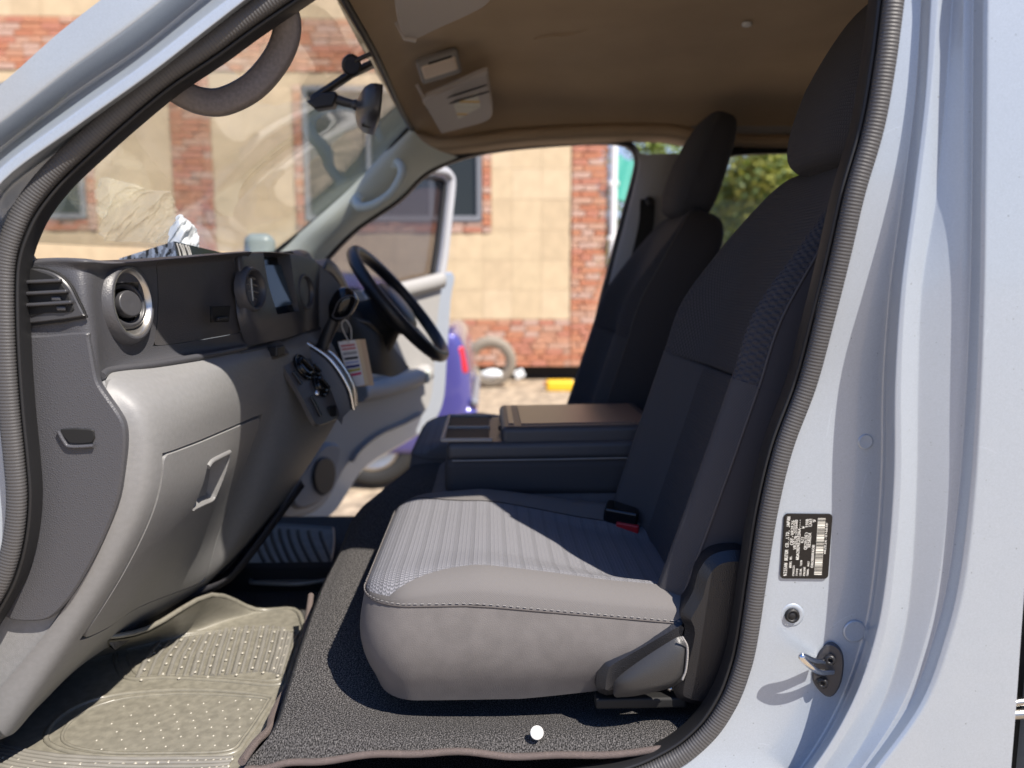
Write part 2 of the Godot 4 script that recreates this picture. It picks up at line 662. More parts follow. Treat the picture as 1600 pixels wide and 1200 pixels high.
	var st := mat("sticker_print", Color(0.85, 0.85, 0.85), 0.6)
	st.albedo_texture = img(96, 64, st_f, true)
	st.uv1_scale = Vector3(12.0, 18.0, 1.0)
	var tag_f := func(x: int, y: int):
		var c := Color(0.90, 0.88, 0.86)
		if x > 100:
			c = Color(0.88, 0.78, 0.62)
		elif x > 8 and x < 92:
			if (y > 14 and y < 24) or (y > 28 and y < 37):
				c = Color(0.72, 0.12, 0.14) if (x * 5 + (y / 5) * 3) % 13 > 3 else c
			elif y > 44 and y < 58:
				c = Color(0.35, 0.33, 0.34) if (x * 7 + (y / 4) * 5) % 11 > 4 else c
			elif y > 66 and y < 78:
				c = Color(0.15, 0.15, 0.17) if x > 24 else Color(0.3, 0.3, 0.32)
			elif y > 84 and y < 94:
				c = Color(0.62, 0.65, 0.78)
			elif y > 100 and y < 112:
				c = Color(0.13, 0.13, 0.42)
			elif y > 116 and y < 128:
				c = Color(0.72, 0.66, 0.25)
			elif y > 134 and y < 146:
				c = Color(0.82, 0.22, 0.38)
		return c
	var tg := mat("tag_print", Color(0.9, 0.9, 0.9), 0.6)
	tg.albedo_texture = img(128, 192, tag_f, true)
	mat("tag_back", Color(0.60, 0.42, 0.26), 0.7)
	var zn := FastNoiseLite.new()
	zn.seed = 6
	zn.frequency = 0.012
	var zeb_f := func(x: int, y: int):
		var k := sin((x + 0.6 * y) * 0.16 + zn.get_noise_2d(x, y) * 7.0)
		return Color(0.82, 0.85, 0.88) if k > -0.15 else Color(0.02, 0.02, 0.02)
	var ze := mat("zebra_print", Color(1, 1, 1), 0.5)
	ze.albedo_texture = img(256, 256, zeb_f, true)
	tri(ze, 0.16, false)

func _ready() -> void:
	rng.seed = 7
	# camera
	var cam := Camera3D.new()
	cam.name = "camera"
	add_child(cam)
	cam.position = Vector3(0, 1.40, 0.875)
	cam.rotation_degrees = Vector3(-7.5946, -1.7184, 0)
	cam.fov = 53.13
	cam.near = 0.05
	cam.far = 400.0
	cam.current = true
	var lens := CameraAttributesPhysical.new()
	lens.frustum_focal_length = 24.0
	lens.frustum_focus_distance = 1.12
	lens.exposure_aperture = 2.4
	cam.attributes = lens
	# sky
	var we := WorldEnvironment.new()
	we.name = "world"
	var env := Environment.new()
	env.background_mode = Environment.BG_SKY
	var sk := ProceduralSkyMaterial.new()
	sk.sky_top_color = Color(0.30, 0.48, 0.78)
	sk.sky_horizon_color = Color(0.78, 0.84, 0.90)
	sk.sky_curve = 0.18
	sk.ground_bottom_color = Color(0.45, 0.40, 0.33)
	sk.ground_horizon_color = Color(0.62, 0.58, 0.52)
	sk.sky_energy_multiplier = 1.0
	var sky := Sky.new()
	sky.sky_material = sk
	env.sky = sky
	env.tonemap_mode = Environment.TONE_MAPPER_LINEAR
	env.tonemap_exposure = 1.95
	env.background_energy_multiplier = 0.72
	env.sdfgi_enabled = true
	env.ssao_enabled = true
	env.ssil_enabled = true
	we.environment = env
	add_child(we)
	# sun: behind and above the open passenger door, a little towards the rear of the van
	var sun := DirectionalLight3D.new()
	sun.name = "sun"
	sun.light_energy = 1.5
	sun.light_color = Color(1.0, 0.965, 0.92)
	sun.light_angular_distance = 0.5
	sun.shadow_enabled = true
	add_child(sun)
	sun.look_at_from_position(Vector3(0.95, 1.85, 1.0), Vector3.ZERO, Vector3.UP)
	materials()
	setting()
	building()
	var van := thing("passenger_van", "silver van with grey and black interior seen through its open passenger door", "van")
	shell(van)
	roof(van)
	driver_door(van)
	dashboard(van)
	centre_stack(van)
	steering(van)
	seat(van, "passenger_seat", "grey fabric front passenger seat with sunlit cushion", Vector3.ZERO, true)
	seat(van, "driver_seat", "grey fabric driver seat in shade behind the folded console", Vector3(-0.02, 0.0, -0.90), false)
	console(van)
	floor_parts(van)
	loose_things()
	street_things()

# ---- body shell: near pillars, seals, glass, far pillars -----------------------------------------------------------------
func shell(van: Node3D) -> void:
	# near centre pillar: outer skin, step, ridge, recess, flange (columns left to right as seen from the open door)
	var jamb := [
		pv([0.4774,1.9441,-0.058, 0.4989,1.9439,-0.057, 0.5108,1.9435,-0.056, 0.5158,1.9367,-0.044, 0.5226,1.9357,-0.042, 0.5429,1.9389,-0.047, 0.547,1.9303,-0.032, 0.5557,1.9299,-0.031, 0.555,1.9213,-0.016, 0.5581,1.9191,-0.012, 0.6602,1.9208,-0.012]),
		pv([0.4627,1.7833,-0.046, 0.4844,1.7832,-0.045, 0.4965,1.7829,-0.044, 0.5017,1.7781,-0.032, 0.5086,1.7773,-0.03, 0.529,1.7796,-0.035, 0.5333,1.7735,-0.02, 0.5421,1.7732,-0.019, 0.5416,1.7671,-0.004, 0.5448,1.7655,0, 0.6478,1.7667,0]),
		pv([0.4591,1.7215,-0.047, 0.4803,1.7214,-0.046, 0.4985,1.7212,-0.045, 0.5032,1.7168,-0.032, 0.5102,1.7162,-0.03, 0.5294,1.7181,-0.035, 0.5338,1.713,-0.02, 0.5441,1.7128,-0.019, 0.5458,1.7076,-0.004, 0.549,1.7063,0, 0.6502,1.7073,0]),
		pv([0.448,1.6157,-0.049, 0.4704,1.6156,-0.048, 0.5003,1.6156,-0.047, 0.5042,1.6121,-0.032, 0.509,1.6117,-0.03, 0.5299,1.613,-0.035, 0.542,1.6096,-0.02, 0.5517,1.6095,-0.019, 0.5534,1.606,-0.004, 0.5567,1.6051,0, 0.6479,1.6058,0]),
		pv([0.4283,1.5064,-0.055, 0.4496,1.5064,-0.054, 0.4973,1.5064,-0.053, 0.4983,1.504,-0.032, 0.5032,1.5038,-0.03, 0.5275,1.5045,-0.035, 0.5497,1.5029,-0.02, 0.5596,1.5028,-0.019, 0.5606,1.5011,-0.004, 0.564,1.5007,0, 0.6462,1.5009,0]),
		pv([0.4102,1.3922,-0.067, 0.4321,1.3922,-0.066, 0.4956,1.3922,-0.065, 0.4906,1.3924,-0.032, 0.4957,1.3925,-0.03, 0.5171,1.3924,-0.035, 0.5561,1.3925,-0.02, 0.5662,1.3925,-0.019, 0.568,1.3927,-0.004, 0.5714,1.3927,0, 0.646,1.3927,0]),
		pv([0.3915,1.271,-0.081, 0.4158,1.2711,-0.08, 0.5028,1.2708,-0.079, 0.4906,1.2772,-0.032, 0.4974,1.2774,-0.03, 0.5207,1.2766,-0.035, 0.5619,1.2785,-0.02, 0.5707,1.2786,-0.019, 0.5734,1.2806,-0.004, 0.5769,1.2811,0, 0.6466,1.2808,0]),
		pv([0.3642,1.145,-0.085, 0.3889,1.1451,-0.084, 0.5114,1.1444,-0.083, 0.497,1.1579,-0.032, 0.5055,1.1584,-0.03, 0.5276,1.1569,-0.035, 0.5617,1.1606,-0.02, 0.5721,1.1607,-0.019, 0.5758,1.1646,-0.004, 0.5802,1.1657,0, 0.6472,1.1651,0]),
		pv([0.3516,1.0149,-0.086, 0.37,1.0151,-0.085, 0.5101,1.0138,-0.084, 0.4954,1.0346,-0.032, 0.5041,1.0353,-0.03, 0.5298,1.033,-0.035, 0.5565,1.0386,-0.02, 0.5672,1.0389,-0.019, 0.5719,1.0448,-0.004, 0.5772,1.0463,0, 0.6502,1.0454,0]),
		pv([0.3399,0.9259,-0.086, 0.3585,0.9261,-0.085, 0.5001,0.9245,-0.084, 0.4861,0.9501,-0.032, 0.4966,0.951,-0.03, 0.5241,0.9481,-0.035, 0.5448,0.9551,-0.02, 0.554,0.9555,-0.019, 0.5591,0.9627,-0.004, 0.5646,0.9646,0, 0.6519,0.9633,0]),
		pv([0.3139,0.8351,-0.086, 0.3397,0.8353,-0.085, 0.4741,0.8335,-0.084, 0.4617,0.864,-0.032, 0.4731,0.8649,-0.03, 0.5033,0.8615,-0.035, 0.5213,0.8699,-0.02, 0.529,0.8704,-0.019, 0.5347,0.879,-0.004, 0.5403,0.8812,0, 0.6538,0.8793,0]),
		pv([0.2369,0.7468,-0.081, 0.2716,0.7467,-0.08, 0.424,0.7443,-0.079, 0.4165,0.7763,-0.032, 0.429,0.7774,-0.03, 0.4617,0.7734,-0.035, 0.474,0.7833,-0.02, 0.4785,0.7839,-0.019, 0.4819,0.794,-0.004, 0.4878,0.7966,0, 0.6548,0.7932,0]),
		pv([0.1161,0.6547,-0.081, 0.1599,0.6545,-0.08, 0.3487,0.6508,-0.079, 0.345,0.6874,-0.032, 0.3611,0.6886,-0.03, 0.3971,0.6839,-0.035, 0.409,0.6953,-0.02, 0.4135,0.6959,-0.019, 0.4165,0.7075,-0.004, 0.4228,0.7105,0, 0.6559,0.7051,0])]
	var m := MB.new()
	m.rows(pressed(jamb, steps(0, 12, 72), [0, 1, 2, 3, 4, 5, 6, 7, 8, 9, 10]))
	add(van, "centre_pillar", m, K.silver_paint).set_meta("label", "silver door pillar with plate and door catch")
	# panel edge fold and the dark gap behind it
	m = MB.new()
	var edge := PackedVector3Array()
	var edge2 := PackedVector3Array()
	for row in jamb:
		edge.append(row[10])
		edge2.append(row[10] + Vector3(-0.006, 0, -0.035))
	m.rows([edge, edge2])
	add(van, "panel_fold", m, K.silver_paint)
	m = MB.new()
	m.box(Vector3(0.80, 1.0, -0.09), Vector3(0.42, 2.1, 0.05), 0.01)
	add(van, "door_gap_lining", m, K.deep_black)
	m = MB.new()
	m.tube(pv([0.6578,0.8693,-0.02, 0.7114,0.8736,-0.02]), 0.005, 10)
	add(van, "slide_rail", m, K.steel)
	m = MB.new()
	m.tube(pv([0.6566,0.8536,-0.02, 0.713,0.8561,-0.02]), 0.007, 10)
	add(van, "slide_rail", m, K.steel)
	# side of the van behind the sliding door gap and above the door
	m = MB.new()
	m.box(Vector3(2.05, 0.92, -0.045), Vector3(2.68, 1.0, 0.08), 0.02)
	m.box(Vector3(2.2, 1.90, -0.10), Vector3(2.4, 0.16, 0.08), 0.02)
	m.box(Vector3(3.35, 1.55, -0.07), Vector3(0.10, 0.6, 0.08), 0.02)
	m.box(Vector3(0.91, 1.63, -0.065), Vector3(0.40, 0.46, 0.08), 0.02)
	add(van, "sliding_door", m, K.silver_paint)
	m = MB.new()
	m.box(Vector3(2.2, 1.62, -0.09), Vector3(2.2, 0.42, 0.004), 0.001)
	add(van, "sliding_door_glass", m, K.tinted_glass)
	# near windscreen pillar
	var ap := [
		pv([-0.753,1.4803,-0.05, -0.7382,1.4553,-0.055, -0.741,1.4308,-0.093, -0.7304,1.4232,-0.093, -0.6851,1.4059,-0.055, -0.6646,1.3911,-0.055, -0.6813,1.3765,-0.098, -0.6545,1.3685,-0.103, -0.6336,1.3519,-0.117]),
		pv([-0.6528,1.5465,-0.05, -0.6479,1.5229,-0.055, -0.6572,1.5076,-0.098, -0.6467,1.4985,-0.098, -0.6083,1.4799,-0.058, -0.5938,1.4623,-0.058, -0.611,1.4505,-0.1, -0.6013,1.4313,-0.104, -0.6053,1.408,-0.12]),
		pv([-0.5561,1.622,-0.055, -0.5627,1.5807,-0.06, -0.591,1.5613,-0.103, -0.5917,1.5538,-0.103, -0.5668,1.5315,-0.062, -0.5667,1.5155,-0.062, -0.5916,1.5085,-0.104, -0.5913,1.4859,-0.108, -0.5906,1.4754,-0.122]),
		pv([-0.4898,1.6797,-0.06, -0.4842,1.6396,-0.064, -0.5035,1.6256,-0.108, -0.5024,1.6197,-0.108, -0.4792,1.5946,-0.066, -0.4773,1.5802,-0.066, -0.4978,1.5778,-0.108, -0.4978,1.5648,-0.112, -0.5012,1.5596,-0.127]),
		pv([-0.4241,1.731,-0.065, -0.4116,1.6925,-0.07, -0.42,1.6827,-0.114, -0.4189,1.6768,-0.114, -0.3967,1.6518,-0.07, -0.393,1.639,-0.07, -0.4084,1.6409,-0.113, -0.4061,1.6314,-0.117, -0.407,1.6284,-0.13]),
		pv([-0.3601,1.7865,-0.075, -0.3453,1.747,-0.08, -0.3478,1.7419,-0.122, -0.3451,1.7361,-0.122, -0.3246,1.7086,-0.078, -0.3193,1.6973,-0.078, -0.3285,1.701,-0.118, -0.3238,1.693,-0.121, -0.3236,1.6908,-0.134]),
		pv([-0.2956,1.8383,-0.085, -0.2769,1.8021,-0.09, -0.2738,1.8,-0.13, -0.2709,1.7941,-0.13, -0.2519,1.764,-0.085, -0.2449,1.7542,-0.085, -0.2495,1.762,-0.126, -0.2426,1.754,-0.128, -0.241,1.7523,-0.14]),
		pv([-0.1936,1.9227,-0.1, -0.1712,1.8831,-0.1, -0.1599,1.882,-0.138, -0.1569,1.8763,-0.138, -0.1416,1.8437,-0.095, -0.133,1.8326,-0.095, -0.1323,1.8414,-0.134, -0.125,1.8321,-0.136, -0.1217,1.8309,-0.147])]
	m = MB.new()
	m.rows(pressed(ap, steps(0, 7, 42), [0, 1, 2, 3, 4, 5, 6, 7, 8]))
	var back := []
	for r in steps(0, 7, 42):
		back.append(PackedVector3Array([gp(ap, r, 0), gp(ap, r, 0) + Vector3(0.0, -0.005, -0.06), gp(ap, r, 0) + Vector3(0.06, -0.03, -0.11), gp(ap, r, 8) + Vector3(0, 0, -0.03)]))
	m.rows(back)
	add(van, "windscreen_pillar", m, K.silver_paint).set_meta("label", "silver windscreen pillar of the open passenger door")
	# front wing beside the dashboard, in front of the seal
	m = MB.new()
	m.rows([spl(pv([-0.6583,1.3049,-0.1, -0.6451,1.1907,-0.1, -0.6445,1.1069,-0.1, -0.6684,1.0215,-0.1, -0.7157,0.9522,-0.1, -0.7637,0.8818,-0.1]), 5), spl(pv([-0.6223,1.3043,-0.105, -0.6196,1.1894,-0.105, -0.6236,1.1052,-0.105, -0.6433,1.0279,-0.105, -0.6766,0.967,-0.105, -0.7162,0.8963,-0.105]), 5)])
	add(van, "front_wing_flange", m, K.silver_paint)
	# nose of the van ahead of the dashboard: wings, front panel, bonnet ledge
	for q in [["front_wing", Vector3(-0.95, 0.86, -0.085), Vector3(0.54, 1.0, 0.07)], ["front_wing", Vector3(-0.93, 0.86, -1.635), Vector3(0.50, 1.0, 0.07)], ["front_panel", Vector3(-1.19, 0.84, -0.86), Vector3(0.07, 0.98, 1.60)], ["cowl", Vector3(-1.02, 1.345, -0.86), Vector3(0.34, 0.04, 1.50)]]:
		m = MB.new()
		m.box(q[1], q[2], 0.03, Basis(), 3)
		add(van, q[0], m, K.silver_paint)
	# ribbed weather strip round the opening and the thin black lip inside it
	var seal_path := spl(pv([-0.0926,1.8465,-0.112, -0.1847,1.7836,-0.108, -0.2823,1.7186,-0.103, -0.3331,1.6823,-0.1, -0.39,1.6445,-0.097, -0.4411,1.6037,-0.094, -0.4835,1.5675,-0.092, -0.5253,1.5297,-0.09, -0.555,1.4948,-0.088, -0.5722,1.4643,-0.086, -0.5851,1.4307,-0.085, -0.5914,1.3923,-0.085, -0.5959,1.322,-0.085, -0.5973,1.2424,-0.085, -0.5965,1.1773,-0.085, -0.5975,1.1278,-0.085, -0.6057,1.0776,-0.085, -0.6209,1.0311,-0.085, -0.6419,0.9928,-0.085, -0.6829,0.9326,-0.085, -0.7465,0.8631,-0.085]), 8)
	var rib := [[-0.0118, -0.008], [-0.0118, 0.001], [-0.0095, 0.005], [-0.005, 0.0075], [0.0, 0.008], [0.005, 0.0075], [0.0095, 0.005], [0.0118, 0.001], [0.0118, -0.008]]
	m = MB.new()
	m.sweep(rib, seal_path, Vector3(0, 0, 1))
	add(van, "door_seal", m, K.ribbed_rubber)
	var seal_r := spl(pv([0.4695,1.7818,-0.042, 0.4661,1.7202,-0.043, 0.4615,1.6503,-0.044, 0.4539,1.5791,-0.047, 0.4376,1.5059,-0.05, 0.4278,1.4308,-0.058, 0.4163,1.3528,-0.067, 0.4026,1.2716,-0.076, 0.3774,1.1886,-0.079, 0.3617,1.1038,-0.08, 0.352,1.0173,-0.08, 0.3429,0.9288,-0.08, 0.3347,0.8833,-0.081, 0.3192,0.8379,-0.081, 0.2904,0.7923,-0.081, 0.2437,0.7541,-0.081, 0.1676,0.7238,-0.081, 0.0287,0.7042,-0.081, -0.144,0.6967,-0.081]), 8)
	m = MB.new()
	m.sweep(rib, seal_r, Vector3(0, 0, 1))
	add(van, "door_seal", m, K.ribbed_rubber)
	var lip := [[-0.003, -0.02], [-0.003, 0.003], [0.0, 0.005], [0.003, 0.003], [0.003, -0.02]]
	for q in [[seal_path, Vector3(0.0165, -0.0, -0.008), 1.0], [seal_r, Vector3(-0.0165, 0, -0.008), -1.0]]:
		var pa := PackedVector3Array()
		var src: PackedVector3Array = q[0]
		for i in src.size():
			var t := (src[mini(i + 1, src.size() - 1)] - src[maxi(i - 1, 0)]).normalized()
			var s := t.cross(Vector3(0, 0, 1)).normalized()
			if q[2] > 0.0 and s.x < 0.0 and absf(s.x) > absf(s.y):
				s = -s
			pa.append(src[i] + s * 0.0145 * (1.0 if (s.dot(Vector3(0.0, 1.2, 0) - src[i]) > 0) else -1.0) + Vector3(0, 0, -0.008))
		m = MB.new()
		m.sweep(lip, pa, Vector3(0, 0, 1))
		add(van, "seal_lip", m, K.black_rubber)
	# inner sheet behind the near pillar so that the cabin is closed
	m = MB.new()
	var inner := []
	for r in steps(0, 12, 36):
		inner.append(PackedVector3Array([gp(jamb, r, 0) + Vector3(0.002, 0, -0.004), gp(jamb, r, 0) + Vector3(0.02, 0, -0.07), gp(jamb, r, 0) + Vector3(0.35, 0, -0.09)]))
	m.rows(inner)
	add(van, "pillar_trim", m, K.black_plastic)
	data_plate(van)
	striker(van)
	# grab handle on the near windscreen pillar
	var hp := spl(pv([-0.2657,1.7488,-0.135, -0.2537,1.7344,-0.15, -0.2564,1.7106,-0.16, -0.2727,1.6808,-0.165, -0.3026,1.649,-0.165, -0.3402,1.6306,-0.165, -0.3669,1.6293,-0.16, -0.3869,1.6363,-0.15, -0.4018,1.6464,-0.135]), 6)
	m = MB.new()
	m.sweep([[-0.0165, -0.007], [-0.0165, 0.005], [-0.012, 0.010], [0.0, 0.012], [0.012, 0.010], [0.0165, 0.005], [0.0165, -0.007], [0.010, -0.012], [-0.010, -0.012]], hp, Vector3(0.1, 0, 1))
	add(van, "grab_handle", m, K.handle_grey)
	# windscreen
	var ws := [
		pv([-0.2906,1.8687,-0.12, -0.2673,1.899,-0.35, -0.2625,1.8938,-0.57, -0.2488,1.8791,-0.85, -0.2443,1.8598,-1.2, -0.2375,1.8532,-1.5]),
		pv([-0.4844,1.643,-0.1, -0.5057,1.6783,-0.35, -0.5068,1.7021,-0.6, -0.4997,1.7073,-0.85, -0.488,1.7139,-1.2, -0.4295,1.6733,-1.56]),
		pv([-0.7135,1.4527,-0.1, -0.7718,1.4606,-0.35, -0.7781,1.4661,-0.6, -0.7592,1.472,-0.85, -0.7473,1.4802,-1.2, -0.6771,1.4833,-1.58])]
	m = MB.new()
	m.rows(grid(ws, steps(0, 2, 12), steps(0, 5, 20)))
	m.rows(grid(ws, steps(0, 2, 12), steps(0, 5, 20), -0.005))
	add(van, "windscreen", m, K.windscreen_glass)
	m = MB.new()
	var band := PackedVector3Array()
	for c in steps(0, 5, 20):
		band.append(gp(ws, 0.0, c) + Vector3(0.012, -0.004, 0.0))
	m.tube(band, 0.007, 8)
	add(van, "windscreen_gasket", m, K.black_rubber)
	var band2 := PackedVector3Array()
	for r in steps(0, 2, 14):
		band2.append(gp(ws, r, 5.0))
	m = MB.new()
	m.tube(band2, 0.006, 8)
	add(van, "windscreen_gasket", m, K.black_rubber)
	# far windscreen pillar trim
	var fp := [
		pv([-0.2336,1.8606,-1.5, -0.2187,1.8423,-1.5, -0.195,1.8181,-1.53, -0.1481,1.8002,-1.58, -0.0945,1.7894,-1.62]),
		pv([-0.3138,1.7859,-1.52, -0.2904,1.7702,-1.515, -0.259,1.7516,-1.54, -0.225,1.7397,-1.59, -0.1997,1.74,-1.62]),
		pv([-0.4275,1.6799,-1.55, -0.3969,1.6674,-1.54, -0.3575,1.6505,-1.56, -0.3154,1.6547,-1.6, -0.2897,1.6569,-1.62]),
		pv([-0.54,1.5861,-1.56, -0.5029,1.5758,-1.55, -0.46,1.5656,-1.57, -0.4336,1.5677,-1.6, -0.4209,1.5691,-1.62]),
		pv([-0.6465,1.5031,-1.58, -0.6007,1.4948,-1.57, -0.5599,1.4834,-1.58, -0.5307,1.4765,-1.61, -0.5208,1.4728,-1.62]),
		pv([-0.7186,1.4397,-1.58, -0.6868,1.4198,-1.57, -0.6506,1.4,-1.58, -0.615,1.3757,-1.61, -0.5934,1.3675,-1.62])]
	m = MB.new()
	m.rows(grid(fp, steps(0, 5, 25), steps(0, 4, 12)))
	add(van, "pillar_trim", m, K.pale_plastic).set_meta("label", "pale grey-green windscreen pillar trim by the steering wheel")
	var gh := part(van, "grab_handle")
	var hpath := spl(pv([-0.4059,1.6526,-1.545, -0.3929,1.6263,-1.51, -0.3684,1.6216,-1.5, -0.3283,1.6339,-1.49, -0.2895,1.6622,-1.49, -0.266,1.6959,-1.49, -0.257,1.7271,-1.5, -0.2683,1.7524,-1.52, -0.2879,1.7628,-1.54]), 6)
	m = MB.new()
	m.tube(hpath, 0.0145, 12)
	add(gh, "grip", m, K.pale_plastic)
	for q in [Vector3(-0.4029, 1.6461, -1.538), Vector3(-0.2816, 1.7583, -1.535)]:
		m = MB.new()
		m.box(q, Vector3(0.045, 0.03, 0.022), 0.009, Basis(Vector3(0, 0, 1), 0.75))
		add(gh, "end_cap", m, K.pale_plastic)
	# far door opening: black seal from the pillar foot over the header and down the centre pillar
	var fs := spl(pv([-0.6035,1.3796,-1.63, -0.5229,1.4731,-1.63, -0.4226,1.5698,-1.63, -0.2909,1.6579,-1.63, -0.2005,1.7413,-1.63, -0.0948,1.791,-1.63, 0.0347,1.8191,-1.63, 0.1967,1.8356,-1.63, 0.3592,1.8443,-1.63, 0.4307,1.8388,-1.63, 0.4658,1.8193,-1.63, 0.4789,1.7798,-1.63, 0.4641,1.7042,-1.63, 0.4373,1.6039,-1.63, 0.4026,1.4616,-1.63, 0.3674,1.3173,-1.63, 0.3404,1.1497,-1.63, 0.3274,1.0114,-1.63, 0.3189,0.8493,-1.63]), 6)
	m = MB.new()
	m.sweep([[-0.008, -0.03], [-0.008, 0.0], [0.0, 0.008], [0.010, 0.0], [0.010, -0.03]], fs, Vector3(0, 0, 1))
	add(van, "far_door_seal", m, K.black_rubber)
	# far centre pillar and belt
	var bp := [
		pv([0.4596,1.8294,-1.62, 0.4827,1.8004,-1.61, 0.5327,1.7926,-1.56, 0.5925,1.7929,-1.56]),
		pv([0.4733,1.7586,-1.62, 0.4858,1.7558,-1.6, 0.5298,1.7502,-1.56, 0.5938,1.7505,-1.56]),
		pv([0.4357,1.593,-1.62, 0.4486,1.5915,-1.6, 0.4977,1.5885,-1.56, 0.5944,1.5887,-1.56]),
		pv([0.3819,1.3589,-1.62, 0.3954,1.3592,-1.6, 0.4582,1.3598,-1.56, 0.5908,1.3598,-1.56]),
		pv([0.3266,0.9809,-1.62, 0.3429,0.9841,-1.6, 0.4037,0.9905,-1.56, 0.5909,0.9896,-1.56]),
		pv([0.3009,0.6321,-1.62, 0.3178,0.638,-1.6, 0.3886,0.6497,-1.56, 0.6003,0.6477,-1.56])]
	m = MB.new()
	m.rows(grid(bp, steps(0, 3.0, 14), steps(0, 3, 9)))
	add(van, "pillar_trim", m, K.grey_plastic).set_meta("label", "grey upper trim of the far centre pillar")
	m = MB.new()
	m.rows(grid(bp, steps(3.0, 5, 10), steps(0, 3, 9), 0.006))
	add(van, "pillar_trim", m, K.black_plastic)
	var belt := part(van, "seat_belt")
	m = MB.new()
	m.lathe([[0.0, 0.016], [0.012, 0.015], [0.016, 0.010], [0.018, 0.0]], Vector3(0.4973, 1.6438, -1.545), Vector3(0, 0, 1), 20)
	add(belt, "anchor_bolt", m, K.black_plastic)
	m = MB.new()
	m.sweep([[-0.023, -0.0008], [-0.023, 0.0008], [0.023, 0.0008], [0.023, -0.0008]], spl(pv([0.4911,1.6505,-1.535, 0.4832,1.5567,-1.525, 0.4403,1.3803,-1.52, 0.3958,1.2017,-1.51, 0.3539,0.9599,-1.5]), 6), Vector3(0, 0, 1))
	add(belt, "webbing", m, K.deep_black)
	# far side behind the driver: wall below and round the rear window
	m = MB.new()
	m.box(Vector3(2.15, 0.85, -1.63), Vector3(2.9, 1.1, 0.06), 0.02)
	m.box(Vector3(2.15, 1.90, -1.62), Vector3(2.9, 0.10, 0.06), 0.02)
	m.box(Vector3(3.5, 1.5, -1.62), Vector3(0.2, 1.0, 0.06), 0.02)
	m.box(Vector3(0.66, 1.5, -1.62), Vector3(0.07, 1.0, 0.06), 0.02)
	add(van, "rear_side_wall", m, K.grey_plastic)
	m = MB.new()
	m.sweep([[-0.012, -0.02], [-0.012, 0.01], [0.012, 0.01], [0.012, -0.02]], spl(pv([0.6907,1.6211,-1.59, 0.6949,1.7396,-1.59, 0.7216,1.7866,-1.59, 0.7777,1.8044,-1.59, 0.8993,1.8109,-1.59, 1.2872,1.8167,-1.59]), 5), Vector3(0, 0, 1))
	add(van, "rear_window_seal", m, K.black_rubber)
	m = MB.new()
	m.box(Vector3(2.05, 1.62, -1.635), Vector3(2.7, 0.5, 0.004), 0.001)
	add(van, "rear_side_glass", m, K.clear_glass)
	m = MB.new()
	m.box(Vector3(3.6, 1.3, -0.845), Vector3(0.06, 1.5, 1.6), 0.02)
	add(van, "tail_panel", m, K.grey_plastic)

